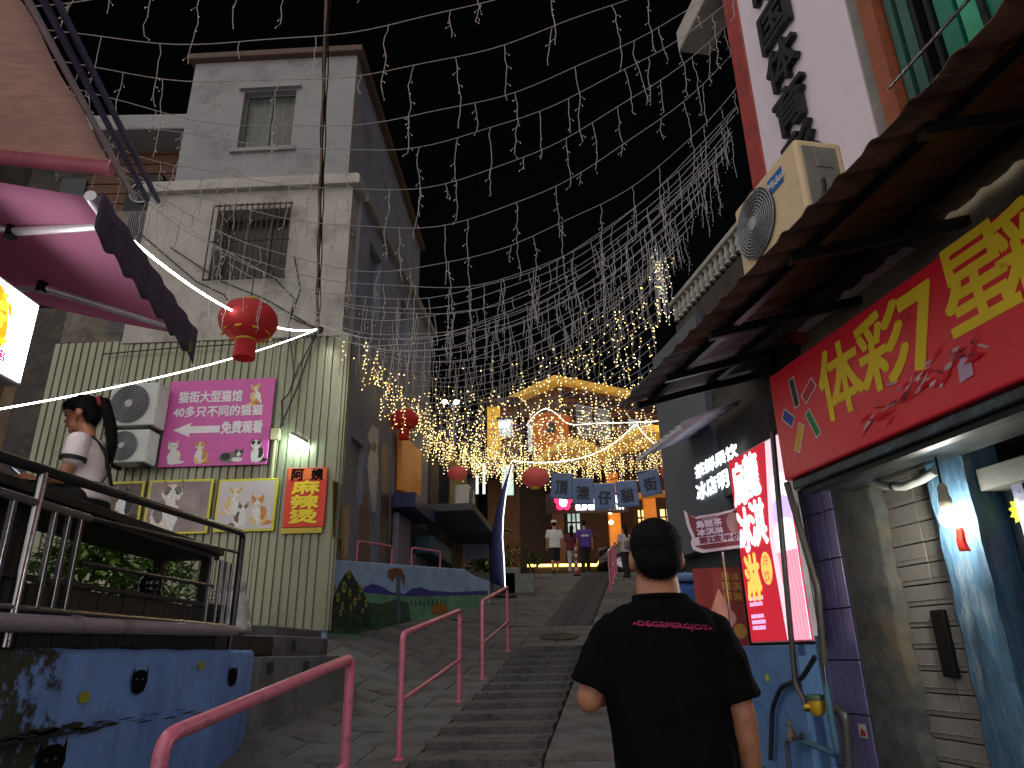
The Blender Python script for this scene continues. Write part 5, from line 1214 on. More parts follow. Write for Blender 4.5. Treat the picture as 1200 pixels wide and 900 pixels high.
b = B(); b.tube([(0, 0, 0), (0, 0, hz-4.1)], [.07, .05], 10); b.build('pole', mSteel, pl)
for px in (521, 535):
    q = atY(px, 471, 24)-o3; b = B(); b.ell(q, (.10, .10, .08), 10, 8); b.build('spot_lamp', mBulbC, pl); b = B(); b.tube([(0, 0, hz-4.2), q+V((0, .1, .05))], .025, 6); b.build('arm', mSteel, pl)
# street lamp near the lodge
q = atY(790, 493, 25.5)
slp = thing('street_lamp', 'street lamp with a glowing amber globe in front of the lodge', 'street lamp', (q.x, q.y, 4.1))
b = B(); b.tube([(0, 0, 0), (0, 0, q.z-4.2)], [.07, .045], 10); b.build('post', mTimD, slp); b = B(); b.ell((0, 0, q.z-4.1), .17, 14, 10); b.build('globe', G('amber_globe', (255, 190, 90), 40), slp); b = B(); b.lathe([(0, .14), (.2, .14), (.14, .22), (0, .26)], 12, T=Matrix.Translation((0, 0, q.z-4.1))); b.build('hood', mTimD, slp)
# ---- banners and lanterns strung across
bc = [(665, 572, .10), (692, 579, .04), (709.5, 576, 0), (733, 577, -.02), (757, 566, -.14)]
bcx = [(658, 570, .09), (683, 576, .03), (708.5, 582, .0), (735, 579, -.04), (761.5, 566, -.14)]
bline = thing('banner_line', 'cord carrying the five blue cloth banners across the street', 'cord')
b = B(); b.tube([atY(612, 545, 18), atY(660, 556, 18), atY(708, 564, 18), atY(762, 551, 18), atY(812, 545, 18)], .012, 6); b.build('cord', mBlk, bline)
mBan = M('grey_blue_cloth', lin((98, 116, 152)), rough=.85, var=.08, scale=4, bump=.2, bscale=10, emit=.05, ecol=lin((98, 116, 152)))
mInk = P('ink_black', (16, 18, 26))
for i, ((px, py, rt), ch) in enumerate(zip(bcx, '頂澳仔貓街')):
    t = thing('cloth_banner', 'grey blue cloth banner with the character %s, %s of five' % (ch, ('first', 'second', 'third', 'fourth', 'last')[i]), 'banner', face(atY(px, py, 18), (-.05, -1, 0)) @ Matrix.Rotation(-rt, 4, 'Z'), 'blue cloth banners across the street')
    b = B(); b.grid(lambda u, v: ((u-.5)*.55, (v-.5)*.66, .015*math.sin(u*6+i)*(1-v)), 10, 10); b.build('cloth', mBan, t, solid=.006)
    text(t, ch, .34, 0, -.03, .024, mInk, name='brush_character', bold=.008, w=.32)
    b = B(); b.tube([(-.29, .335, 0), (.29, .335, 0)], .014, 6); b.build('top_rod', mAlu, t)
for lab, px, py, r in (('pink lantern left of the blue cloth banners', 627, 560, .335), ('pink lantern right of the blue cloth banners', 790, 553, .345), ('small pink lantern in the dark beyond the shop boards', 536, 555, .24)):
    c = atY(px, py, 17.5); t = lantern(lab, c, r, mLanP, hang=c+V((0, 0, .5)), tassel=False)
    if px > 700:
        b = B(); b.tube([(-.05, 0, -.3), (-.06, .05, -1.9)], .035, 6); b.build('streamer', mGold, t)
# ---- white rope lights in front of the lodge
def swag(label, pts, Y, n=8, e=3):
    P3 = [atY(*p, Y) for p in pts]; fine = []
    for i in range(len(P3)-1):
        p0 = P3[max(i-1, 0)]; p1 = P3[i]; p2 = P3[i+1]; p3 = P3[min(i+2, len(P3)-1)]
        for k in range(n):
            t = k/n; fine.append(.5*((2*p1)+(p2-p0)*t+(2*p0-5*p1+4*p2-p3)*t*t+(3*p1-p0-3*p2+p3)*t**3))
    led(label, fine+[P3[-1]], .013, e)
swag('white rope light sagging left of the lodge canopy', [(600, 540), (625, 542), (655, 541), (690, 534), (720, 519), (738, 503), (744, 497)], 20)
swag('white rope light sagging right of the lodge canopy', [(746, 497), (755, 509), (770, 522), (790, 532), (812, 535), (835, 532), (856, 524)], 20)
swag('white rope light arched above the round oriel', [(617, 499), (627, 486), (640, 479), (652, 485), (668, 497), (700, 496), (744, 495), (780, 493)], 20, e=2)
# ---- feather flag with light strip
fp = atY(592, 690, 18.6)
ff = thing('feather_flag', 'tall navy feather flag with a glowing white edge beside the steps', 'flag', (fp.x, fp.y, zg(fp.x, fp.y)))
o3 = V((fp.x, fp.y, zg(fp.x, fp.y)))
E1 = [(591, 688), (590, 660), (588, 630), (589, 605), (592, 580), (596, 560), (600, 545)]; E2 = [(574, 683), (574, 660), (576, 630), (580, 605), (586, 580), (593, 560), (600, 545)]
A = [atY(*p, 18.6)-o3 for p in E1]; Bp = [atY(*p, 18.6)-o3 for p in E2]
b = B(); n = len(A); b.add([v for i in range(n) for v in (Bp[i], A[i])], [(2*i, 2*i+1, 2*i+3, 2*i+2) for i in range(n-1)], 0, True); b.build('cloth', M('navy_flag', lin((34, 40, 84)), rough=.8, var=.3, scale=6), ff, solid=.008)
b = B(); b.tube([p+V((.02, -.03, 0)) for p in A], .012, 8); b.build('glowing_edge', G('flag_led', (245, 250, 255), 2), ff)
b = B(); b.tube([p+V((-.02, .03, 0)) for p in A], .022, 8); b.build('pole', mBlk, ff); b = B(); b.lathe([(0, 0), (.3, 0), (.3, .06), (.05, .1), (0, .1)], 14); b.build('base', mGrill, ff)
# ---- palm, notice board, planter blocks
pm = thing('palm_plant', 'green palm plant beside the feather flag', 'palm', (atY(575, 660, 20.4).x, 20.4, 3.5))
o3 = V((atY(575, 660, 20.4).x, 20.4, 3.5)); b = B(); b.tube([(0, 0, 0), (.03, 0, .6), (0, 0, 1.25)], [.09, .07, .05], 8); b.build('trunk', mStem, pm); b = B(); rnd = random.Random(2)
for k in range(20):
    a = k*2.4; el = rnd.uniform(.1, 1.2); L_ = rnd.uniform(.7, 1.15); pr = V((0, 0, 1.25)); d = V((math.cos(a)*math.cos(el), math.sin(a)*math.cos(el), math.sin(el)))
    for j in range(10):
        p = pr+d*(L_*j/10)-V((0, 0, .55*(j/10)**2*L_)); s = d.cross(V((0, 0, 1))).normalized(); l = .28*math.sin(math.pi*(j+1.5)/12)
        for q in (-1, 1): b.add([p, p+s*q*l+d*.10-V((0, 0, .07)), p+d*.035], [(0, 1, 2)], rnd.randint(0, 1))
b.build('fronds', [M('palm_leaf', (.10, .17, .05), rough=.5, var=.3), mLeaf2], pm)
nbp = atY(560, 676, 21)
nb = thing('notice_board', 'pink framed notice board with a small roof near the palm', 'notice board', (nbp.x, 21, 3.6))
for xx in (-.42, .42): B().box((xx-.035, -.03, 0), (xx+.035, .03, 1.40)).build('post', mPink, nb)
B().box((-.40, -.02, .55), (.40, .02, 1.30)).build('panel', P('notice_pale', (120, 128, 150)), nb); b = B(); b.prism([(-.62, 1.38), (.62, 1.38), (.1, 1.44), (0, 1.52), (-.1, 1.44)], -.15, .15, T=Matrix.Rotation(math.pi/2, 4, 'X')); b.build('roof', P('notice_roof', (190, 140, 140)), nb)
for lab, px, py, w, h in (('pale stone block beside the feather flag', 598, 672, .55, .62), ('low dark stone block beside the pale one', 617, 675, .4, .45), ('long low stone curb left of the feather flag', 556, 672, 2.2, .5)):
    p = atY(px, py+10, 19.4); t = B().box((-w/2, -.2, -.4), (w/2, .35, h)).build('stone_block', M('pale_stone', (.16, .17, .16), var=.35, scale=6), bevel=.03); t.location = (p.x, 19.6, zg(p.x, 19.6)); tag(t, lab, 'stone block', 'stone blocks at the top of the ramp')
tag(B().box((-9, 20.6, 3.0), (-1.0, 21.4, 3.75)).build('terrace_curb', mConc), 'long concrete curb closing the terrace below the shops', 'curb')
rnd = random.Random(9)
for i, (px, py) in enumerate(((541, 636), (561, 637))):
    p = atY(px, py, 22.5); t = thing('garden_lamp', 'small yellow garden lamp in the planting, %s of the pair' % ('left', 'right')[i], 'lamp', p, 'yellow garden lamps'); b = B(); b.ell((0, 0, 0), .09, 8, 6); b.build('glow', G('garden_glow', (255, 200, 60), 8), t); b = B(); b.tube([(0, 0, -.7), (0, 0, -.08)], .02, 6); b.build('stake', mBlk, t)
hd = thing('planting_bed', 'dark leafy planting between the terrace and the lodge', 'plants', (-1.2, 22.8, 3.9)); b = B()
for k in range(900):
    c = V((rnd.uniform(-2.6, 1.9), rnd.uniform(-.4, .5), rnd.uniform(0, .9)*rnd.random()**.5)); d = V((rnd.gauss(0, 1), rnd.gauss(0, 1), rnd.uniform(-.2, 1))).normalized(); s = d.cross(V((.3, .2, 1))).normalized(); l = rnd.uniform(.1, .28)
    b.add([c, c+d*l*.5+s*l*.2, c+d*l, c+d*l*.5-s*l*.2], [(0, 1, 2, 3)], rnd.randint(0, 1))
b.build('foliage', [M('night_leaf', (.03, .06, .025), var=.5), mLeaf2], hd); hd['kind'] = 'stuff'; del hd['category']
# ---- bollard, car
p = atY(676, 674, 23.2); bo = thing('striped_bollard', 'thin red and white striped bollard at the top of the steps', 'bollard', (p.x, 23.2, zg(p.x, 23.2)))
for k in range(9): b = B(); b.tube([(0, 0, .05+k*.105), (0, 0, .05+(k+1)*.105)], .045, 12); b.build('band', P('bollard_red', (170, 40, 50)) if k % 2 == 0 else P('bollard_white', (190, 185, 180)), bo)
b = B(); b.lathe([(0, 0), (.14, 0), (.13, .04), (.05, .06), (0, .06)], 14); b.build('base', mBlk, bo)
car = thing('parked_car', 'dark parked car at the top of the steps behind the walking man', 'car', Matrix.Translation((5.0, 25.6, 4.11)) @ rotz(-.06))
sec = [(-2.1, .30, .62, .0), (-2.05, .25, .80, 0), (-1.2, .22, .92, 0), (-.7, .22, .95, 0), (.9, .22, .95, 0), (1.5, .22, .93, 0), (2.0, .25, .85, 0), (2.1, .32, .66, 0)]
b = B(); rg = []
for x, z0, z1, _ in sec: rg.append([(x, -.82, z0), (x, -.86, (z0+z1)/2), (x, -.78, z1), (x, .78, z1), (x, .86, (z0+z1)/2), (x, .82, z0)])
b.rings(rg); b.build('body', M('car_black_paint', (.008, .008, .01), rough=.12, coat=.8, bump=0), car, sharp=50)
b = B(); rg = [[(x, -w, z0), (x+dx, -w*.82, z1), (x+dx, w*.82, z1), (x, w, z0)] for x, dx, w, z0, z1 in ((-1.3, .55, .76, .92, .94), (-.75, .1, .77, .94, 1.40), (.75, -.1, .77, .94, 1.42), (1.75, -.5, .74, .92, .95))]
b.rings(rg); b.build('cabin', M('car_glass', (.01, .011, .013), rough=.05, bump=0), car, sharp=30)
for x in (-1.32, 1.32):
    for s in (-1, 1):
        T = Matrix.Translation((x, s*.80, .31)) @ Matrix.Rotation(math.pi/2, 4, 'X')
        b = B(); b.lathe([(.18, -.1), (.30, -.1), (.315, -.06), (.315, .06), (.30, .1), (.18, .1)], 24, T=T, caps=False); wv = b.build('wheel', M('tyre', (.015, .015, .015), rough=.8), car)
        b = B(); b.lathe([(0, -.07), (.2, -.09), (.2, .09), (0, .07)], 18, T=T); b.build('rim', mSteel, wv)
for s in (-1, 1):
    b = B(); b.ell((2.06, s*.62, .70), (.06, .14, .07), 10, 6); b.build('headlight', M('lamp_glass', (.5, .5, .5), rough=.1, bump=0), car); b = B(); b.ell((-2.06, s*.66, .74), (.05, .12, .07), 10, 6); b.build('tail_light', P('tail_red', (120, 20, 20)), car)
# ================================================================== STRING LIGHT NET
mW1 = M('string_wire_rose', lin((176, 164, 156)), rough=.5, var=.1, bump=0); mW2 = M('string_wire_grey', lin((168, 164, 166)), rough=.5, var=.1, bump=0); mW3 = M('string_wire_blue', lin((150, 158, 186)), rough=.5, var=.1, bump=0)
mTip = M('unlit_led', lin((214, 196, 186)), rough=.3, bump=0)
mLED = G('warm_led', (255, 226, 158), 3.2, sampling=False); mLED2 = G('gold_led', (255, 206, 108), 2.6, sampling=False)
TS = [0, .12, .24, .34, .44, .52, .56, .62, .75, .88, 1.0]
LA = [atY(-60, -60, 3.2), atY(-20, 20, 3.7), atY(30, 75, 4.3), atY(100, 140, 5.0), atY(132, 186, 5.3), atY(152, 216, 5.7), atY(372, 386, 10.3), V((-2.62, 11.6, 6.75)), V((-2.35, 14.2, 6.75)), V((-1.95, 17.2, 6.9)), V((-1.4, 20, 7.15))]
RA = [V((2.4, 3.6, 8.6)), V((2.4, 4.4, 8.3)), V((2.3, 5.1, 7.8)), atY(862, 5, 5.6), atY(868, 60, 6.0), atY(864, 125, 6.8), atY(850, 178, 7.8), atY(820, 240, 9.5), atY(772, 330, 12.8), V((3.6, 17, 8.0)), V((4.7, 20.3, 7.2))]
SG = [.55, .7, .9, 1.2, 1.5, 1.8, 1.2, 1.0, .8, .55, .4]
rnd = random.Random(11)
NST = 45
MID = []
for i in range(201):
    t = i/200; a, c = lerp(t, TS, LA), lerp(t, TS, RA); MID.append((a+c)/2 - V((0, 0, lerp(t, TS, SG))))
CUM = [0]
for i in range(200): CUM.append(CUM[-1] + (MID[i+1]-MID[i]).length)
for k in range(NST):
    t = lerp(((k+.5)/(NST-.5))**1.06*CUM[-1], CUM, [i/200 for i in range(201)])
    a, c = lerp(t, TS, LA), lerp(t, TS, RA); sag = lerp(t, TS, SG)*rnd.uniform(.95, 1.05)
    a = a + V((0, rnd.uniform(-.08, .08), rnd.uniform(-.05, .05))); c = c + V((0, rnd.uniform(-.08, .08), rnd.uniform(-.08, .08)))
    lit = max(0, min(1, (t-.62)/.3))
    far_ = t > .5
    mwire = mW1 if t < .25 else (mW2 if t < .8 else mW3)
    ORD = 'first second third fourth fifth sixth seventh eighth ninth tenth eleventh twelfth thirteenth fourteenth fifteenth sixteenth seventeenth eighteenth nineteenth twentieth twenty-first twenty-second twenty-third twenty-fourth twenty-fifth twenty-sixth twenty-seventh twenty-eighth twenty-ninth thirtieth thirty-first thirty-second thirty-third thirty-fourth thirty-fifth'.split()
    if t < .56: KU = k
    lab = ('unlit string of icicle lights high across the street, %s from the near end' % ORD[k] if t < .56 else 'glowing string of icicle lights across the street, %s lit one from the near end' % ORD[k-KU-1])
    s_ = thing('icicle_light_string', lab, 'string lights', a, 'unlit strings of the light net' if t < .56 else 'glowing strings of the light net')
    L_ = (c-a).length; n = 44; ph = rnd.uniform(0, 6)
    path = []
    for i in range(n+1):
        u = i/n; path.append((c-a)*u - V((0, 0, sag*4*u*(1-u))) + V((0, .05*math.sin(u*9+ph), .025*math.sin(u*13+ph*2)+.014*math.sin(u*31+ph))))
    r = .0031 + .00017*a.y
    b = B(); b.tube(path, r, 5, caps=False); b.build('main_wire', mwire, s_)
    step = .42 if t < .35 else (.33 if t < .6 else .24)
    d = B(); tips = B(); dist = rnd.uniform(0, step)
    while dist < L_:
        u = dist/L_; i = min(n-1, int(u*n)); p = path[i].lerp(path[i+1], u*n-i)
        ln = rnd.choice((.16, .3, .42, .55, .72, .85)); m = max(3, int(ln/.07)); q = p.copy(); pts = [q.copy()]
        dx, dy = 0, 0
        for j in range(m):
            q = q + V((rnd.uniform(-.018, .018), rnd.uniform(-.018, .018), -ln/m)); pts.append(q.copy())
            if rnd.random() < (.55 if not lit else .9):
                an = rnd.uniform(0, 6.28); e = q + V((math.cos(an)*.035, math.sin(an)*.02, -.022))
                if not far_: d.tube([q, e], r*.75, 3, caps=False)
                on = rnd.random() < lit*(1.0 if t > .6 else .75)
                if on:
                    z = .005 + .0005*a.y; z *= rnd.uniform(.75, 1.15); mi = 1 if rnd.random() < .6 else 2
                    tips.add([(e.x+z, e.y, e.z), (e.x, e.y+z, e.z), (e.x-z, e.y, e.z), (e.x, e.y-z, e.z), (e.x, e.y, e.z+z*1.2), (e.x, e.y, e.z-z*1.2)], [(0, 1, 4), (1, 2, 4), (2, 3, 4), (3, 0, 4), (1, 0, 5), (2, 1, 5), (3, 2, 5), (0, 3, 5)], mi)
                else:
                    tips.add([e+V((.006, 0, 0)), e+V((-.006, 0, 0)), e+V((0, .006, 0)), e+V((0, 0, -.014))], [(0, 1, 3), (1, 2, 3), (2, 0, 3), (0, 2, 1)], 0)
        d.tube(pts, r*.8, 4, caps=False)
        dist += step*rnd.uniform(.55, 1.5)
    d.build('icicle_wire', mwire, s_)['kind'] = 'stuff'
    tb = tips.build('led_tip', [mTip, mLED, mLED2], s_); tb['kind'] = 'stuff'
# dense curtain of lit drops hanging from the far edge of the net and along the blue flank wall
for lab, A_, B_, nn, dz in (('dense curtain of warm lights along the blue flank wall edge', V((-2.55, 10.8, 6.55)), V((-1.2, 19.8, 6.9)), 130, .55), ('dense curtain of warm lights along the far edge of the net', V((-1.35, 19.9, 7.0)), V((4.7, 20.2, 7.15)), 170, .6), ('second curtain of warm lights in front of the lodge roofs', V((-.8, 21.5, 8.0)), V((6.3, 21.5, 8.9)), 70, .8)):
    s_ = thing('light_curtain', lab, 'string lights', A_, 'light curtains'); d = B(); tips = B()
    path = cat_curve(V((0, 0, 0)), B_-A_, .35, 30); d.tube(path, .009, 5, caps=False); d.build('main_wire', mW2, s_); d = B()
    for k in range(nn):
        u = (k+rnd.random())/nn; i = min(29, int(u*30)); p = path[i].lerp(path[i+1], u*30-i)+V((rnd.uniform(-.25, .25), rnd.uniform(-.5, .5), rnd.uniform(-.1, .12))); ln = dz*rnd.uniform(.3, 1.2); m = max(3, int(ln/.075)); q = p.copy(); pts = [q.copy()]
        for j in range(m):
            q = q+V((rnd.uniform(-.02, .02), rnd.uniform(-.02, .02), -ln/m)); pts.append(q.copy()); e = q+V((rnd.uniform(-.04, .04), rnd.uniform(-.03, .03), -.02)); z = .0110*rnd.uniform(.7, 1.15)
            tips.add([(e.x+z, e.y, e.z), (e.x, e.y+z, e.z), (e.x-z, e.y, e.z), (e.x, e.y-z, e.z), (e.x, e.y, e.z+z*1.2), (e.x, e.y, e.z-z*1.2)], [(0, 1, 4), (1, 2, 4), (2, 3, 4), (3, 0, 4), (1, 0, 5), (2, 1, 5), (3, 2, 5), (0, 3, 5)], rnd.randint(0, 1))
        d.tube(pts, .006, 3, caps=False)
    d.build('icicle_wire', mW2, s_)['kind'] = 'stuff'; tips.build('led_tip', [mLED, mLED2], s_)['kind'] = 'stuff'
# bunch of strands gathered at the right hand anchor
s_ = thing('light_bunch', 'bunch of bluish light strands gathered at the right end of the net', 'string lights', atY(772, 300, 12.6)); d = B(); tips = B()
for k in range(14):
    q = V((rnd.uniform(-.16, .16), rnd.uniform(-.3, .3), rnd.uniform(-.2, .3))); pts = [q.copy()]
    for j in range(16):
        q = q+V((rnd.uniform(-.02, .02), rnd.uniform(-.02, .02), -.085)); pts.append(q.copy())
        if rnd.random() < .6:
            e = q+V((rnd.uniform(-.04, .04), 0, -.02)); z = .010; tips.add([(e.x+z, e.y, e.z), (e.x, e.y+z, e.z), (e.x-z, e.y, e.z), (e.x, e.y-z, e.z), (e.x, e.y, e.z+z), (e.x, e.y, e.z-z)], [(0, 1, 4), (1, 2, 4), (2, 3, 4), (3, 0, 4), (1, 0, 5), (2, 1, 5), (3, 2, 5), (0, 3, 5)])
    d.tube(pts, .008, 4, caps=False)
d.build('icicle_wire', mW3, s_); tips.build('led_tip', mLED, s_)
# ================================================================== PEOPLE
mSkin = M('skin', lin((186, 128, 98)), rough=.5, var=.16, scale=14, bump=.05, bscale=200); mHair = M('black_hair', (.006, .005, .005), rough=.7, spec=.15, var=.4, scale=60, bump=.5, bscale=120)
mTee = M('black_tee', (.0045, .0045, .005), rough=.95, spec=.08, var=.2, scale=8, bump=.1, bscale=200); mTrou = M('black_trousers', (.005, .005, .006), rough=.9); mShoe = M('shoe_dark', (.02, .02, .022), rough=.6)
def hand(b, wrist, d, up, s=1, curl=.5):
    """palm and five bent fingers; d = pointing direction, up = back of the hand"""
    w = V(wrist); d = V(d).normalized(); up = V(up); up = (up-d*up.dot(d)).normalized(); sd = d.cross(up)
    limb(b, [w, w+d*.03*s, w+d*.085*s], [.024*s, .03*s, .033*s], 10)
    for k in range(4):
        r0 = w+d*.085*s+sd*(.026-.0175*k)*s; ln = (.062, .072, .067, .052)[k]*s; p1 = r0+d*ln*.5-up*ln*.15*curl; p2 = p1+d*ln*.35-up*ln*.45*curl; p3 = p2+d*ln*.1-up*ln*.4*curl
        limb(b, [r0, p1, p2, p3], [.0095*s, .009*s, .0085*s, .007*s], 8)
    t0 = w+d*.03*s+sd*.026*s; limb(b, [t0, t0+sd*.028*s+d*.03*s-up*.01*s, t0+sd*.03*s+d*.062*s-up*.02*s], [.012*s, .0105*s, .008*s], 8)
def fuzz(name, src, mat, parent, n, ln, seed, down=.5):
    """loose hair strands standing off a hair mass"""
    rq = random.Random(seed); me = src.data; ps = me.polygons; b = B()
    for k in range(n):
        p = ps[rq.randrange(len(ps))]; c = V(p.center); nn = V(p.normal)
        d = (nn*rq.uniform(.25, 1.0)+V((rq.gauss(0, .4), rq.gauss(0, .4), -down+rq.gauss(0, .4)))).normalized(); l = ln*rq.uniform(.4, 1.3); s = d.cross(nn+V((.01, .02, .03)))
        s = s.normalized()*ln*.05 if s.length > 1e-6 else V((ln*.05, 0, 0)); c = c-nn*.002
        b.add([c-s, c+s, c+d*l+V((0, 0, -l*.2))], [(0, 1, 2)])
    o = b.build(name, mat, parent); o['kind'] = 'stuff'; return o
def ring(cx, cy, z, rx, ry, n=28, p=2.4):
    out = []
    for k in range(n):
        a = 2*math.pi*k/n; c, s = math.cos(a), math.sin(a)
        out.append((cx+rx*abs(c)**(2/p)*(1 if c >= 0 else -1), cy+ry*abs(s)**(2/p)*(1 if s >= 0 else -1), z))
    return out
# ---------------- the man walking ahead
hy_ = 2.95; ht = atY(765, 609, hy_); gz_ = zg(ht.x, hy_); sc = (ht.z-gz_)/1.76
man = thing('person', 'man in a black T-shirt with pink back print, seen from behind, walking up', 'person', Matrix.Translation((ht.x, hy_, gz_)) @ rotz(-.05) @ Matrix.Diagonal((sc*.93, sc*.96, sc, 1)))
sh = [(-.20, .0, 1.345), (.20, .0, 1.345)]
Lel, Lwr = (-.31, .0, 1.11), (-.15, .24, 1.15); Rel, Rwr = (.275, -.02, 1.05), (.305, .05, .80)
b = B()
b.ell((0, .012, 1.625), (.099, .108, .130), 24, 18); b.ell((0, .05, 1.565), (.062, .06, .07)); b.ell((0, .115, 1.605), (.014, .022, .02))
b.rings([ring(0, -.005+.01*k, 1.38+.04*k, .100-.003*k, .090-.003*k, 20, 2) for k in range(5)])
b.rings([ring(0, 0, z, rx*.93, ry*.93) for z, rx, ry in ((.86, .22, .16), (1.0, .22, .16), (1.2, .21, .145), (1.32, .17, .12), (1.40, .11, .09), (1.455, .08, .075))])
for s in (-1, 1): b.ell((s*.103, .0, 1.60), (.014, .027, .040), 10, 8)
for S_, E_, W_ in ((sh[0], Lel, Lwr), (sh[1], Rel, Rwr)): limb(b, [S_, V(S_).lerp(V(E_), .5), E_, V(E_).lerp(V(W_), .35), W_], [.05, .058, .053, .052, .033], 14)
hand(b, Rwr, (.1, .15, -1), (.9, -.4, .1)); hand(b, Lwr, (.6, .7, .25), (-.4, .2, 1), curl=.9)
for s in (-1, 1): limb(b, [(s*.11, 0, .86), (s*.115, .02+s*.05, .47), (s*.115, -.03+s*.10, .09)], [.11, .068, .045], 14); limb(b, [(s*.115, -.05+s*.10, .05), (s*.12, .12+s*.10, .04)], [.045, .035], 10)
fuse(b, 'body', mSkin, man, .0075, 3)
b = B()
b.rings([ring(.0+.012*math.sin(z*9), -.004, z, rx, ry, 36) for z, rx, ry in ((.74, .238, .20), (.86, .236, .20), (.98, .235, .195), (1.1, .236, .187), (1.2, .242, .178), (1.28, .248, .166), (1.34, .236, .15), (1.385, .20, .133), (1.42, .160, .120), (1.447, .122, .110), (1.466, .108, .103))])
for S_, E_ in ((sh[0], Lel), (sh[1], Rel)):
    S_, E_ = V(S_), V(E_); end = S_.lerp(E_, .86); limb(b, [V((S_.x*.62, 0, 1.372)), S_+V((0, 0, -.02)), S_.lerp(E_, .45)], [.07, .086, .092], 16); b.tube([S_.lerp(E_, .35), end], [.092, .094], 16)
tee = fuse(b, 'shirt', mTee, man, .008, 2, disp=.022, dscale=.10)
b = B(); b.rings([ring(0, 0, z, r, r+.006, 24, 2) for z, r in ((1.456, .114), (1.464, .112), (1.470, .108))], caps=False); b.build('collar', mTee, tee, solid=.005)
# back print, following the curve of the back
TT = 'DEGEPERGJOT'; bp_ = B(); vs, fs, W_, H_ = glyphs('•'+TT+'•')
def backy(x, z):
    rx = lerp(z, [1.2, 1.28, 1.34, 1.385, 1.43, 1.465], [.246, .248, .236, .20, .155, .118]); ry = lerp(z, [1.2, 1.28, 1.34, 1.385, 1.43, 1.465], [.178, .166, .15, .133, .118, .108])
    return -.004-(ry+.004)*(max(0, 1-min(.99, abs(x)/rx)**2.4))**(1/2.4)-.012
for j, (ox, oz) in enumerate(((0, 0), (.0012, 0), (0, .0012))):
    pts = []
    for px, py in vs:
        x = px/W_*.30+ox+.02; z = py/H_*.024+1.352-x*.075+oz; pts.append((x, backy(x, z)-.0006*j, z))
    bp_.add(pts, fs)
mTxt = M('magenta_print', lin((150, 22, 72)), rough=.7, bump=0); bp_.build('back_print', mTxt, tee)
b = B(); n = 20
b.add([(x, backy(x, 1.352-x*.075)-.001, 1.352-x*.075+dz) for x in [-.135+.31*i/n for i in range(n+1)] for dz in (-.0016, .0016)], [(2*i, 2*i+2, 2*i+3, 2*i+1) for i in range(n)]); b.build('print_bar', mTxt, tee)
b = B()
b.ell((0, -.004, 1.662), (.107, .114, .104), 24, 16); b.ell((0, -.048, 1.602), (.096, .068, .080), 20, 12); b.ell((0, .02, 1.70), (.085, .09, .07)); 
for s in (-1, 1): b.ell((s*.084, .0, 1.635), (.022, .05, .05))
hm = fuse(b, 'hair', mHair, man, .006, 2, disp=.006, dscale=.008); fuzz('hair_strand', hm, mHair, hm, 9000, .016, 5, .7)
b = B(); b.rings([ring(0, 0, z, rx, ry, 24) for z, rx, ry in ((.62, .20, .16), (.78, .205, .165), (.92, .205, .165))])
for s in (-1, 1): limb(b, [(s*.10, 0, .80), (s*.115, .02+s*.05, .47), (s*.115, -.03+s*.10, .10)], [.105, .09, .075], 14)
fuse(b, 'trousers', mTrou, man, .015, 4)
for s in (-1, 1): b = B(); limb(b, [(s*.115, -.07+s*.10, .05), (s*.12, .05+s*.10, .05), (s*.12, .15+s*.10, .045)], [.055, .052, .045], 10); fuse(b, 'shoe', mShoe, man, .012, 3)
# ---------------- the young woman seated on the bench
wm = thing('person', 'woman with a black ponytail in a white top, seated on the bench looking down', 'person', Matrix.Translation((-2.70, 4.40, 2.456)) @ rotz(math.pi/2+.15) @ Matrix.Scale(1.08, 4))
b = B()
Hc = V((0, .10, .60)); HT = Matrix.Translation(Hc) @ Matrix.Rotation(-.32, 4, 'X')
b.ell((0, 0, .012), (.070, .086, .095), 20, 14, T=HT); b.ell((0, .042, -.055), (.050, .045, .052), 16, 10, T=HT); b.ell((0, .094, -.022), (.010, .016, .014), 10, 8, T=HT); b.ell((0, .083, -.058), (.020, .010, .008), 10, 6, T=HT); b.ell((0, .075, -.09), (.022, .016, .016), 10, 6, T=HT); b.ell((0, .072, .03), (.05, .02, .02), 10, 6, T=HT)
for s in (-1, 1): b.ell((s*.070, -.005, -.012), (.010, .020, .028), 8, 8, T=HT)
limb(b, [(0, .03, .42), (0, .065, .52)], [.045, .043], 12)
b.rings([ring(0, y, z, rx, ry, 20) for z, y, rx, ry in ((.0, 0, .15, .12), (.1, 0, .145, .11), (.22, .01, .12, .09), (.33, .02, .14, .095), (.40, .025, .13, .07), (.44, .03, .06, .05))])
wl, wr = (-.07, .26, .17), (.06, .27, .18)
for s, W_ in ((-1, wl), (1, wr)):
    limb(b, [(s*.145, .02, .385), (s*.17, .02, .28), (s*.175, .06, .16), (s*.13, .16, .16), W_], [.046, .043, .036, .034, .022], 12); hand(b, W_, (-s*.3, .8, .35), (0, -.4, 1), .8, .8)
    limb(b, [(s*.085, .02, .04), (s*.095, .22, .06), (s*.10, .42, .05), (s*.10, .44, -.15), (s*.10, .42, -.40)], [.082, .075, .055, .05, .034], 14); limb(b, [(s*.10, .41, -.45), (s*.10, .53, -.47)], [.036, .026], 10)
fuse(b, 'body', mSkin, wm, .0065, 3)
mWhiteTop = M('white_top', lin((238, 228, 230)), rough=.8, var=.06, bump=.1, bscale=60)
b = B(); b.rings([ring(0, y, z, rx, ry, 24) for z, y, rx, ry in ((.06, -.005, .168, .135), (.14, 0, .152, .12), (.23, .01, .135, .105), (.33, .02, .155, .11), (.40, .025, .145, .085), (.445, .03, .065, .058))])
for s in (-1, 1): limb(b, [(s*.11, .02, .385), (s*.155, .02, .375), (s*.172, .02, .29)], [.058, .064, .066], 14)
top_ = fuse(b, 'top', mWhiteTop, wm, .008, 3, disp=.01, dscale=.07)
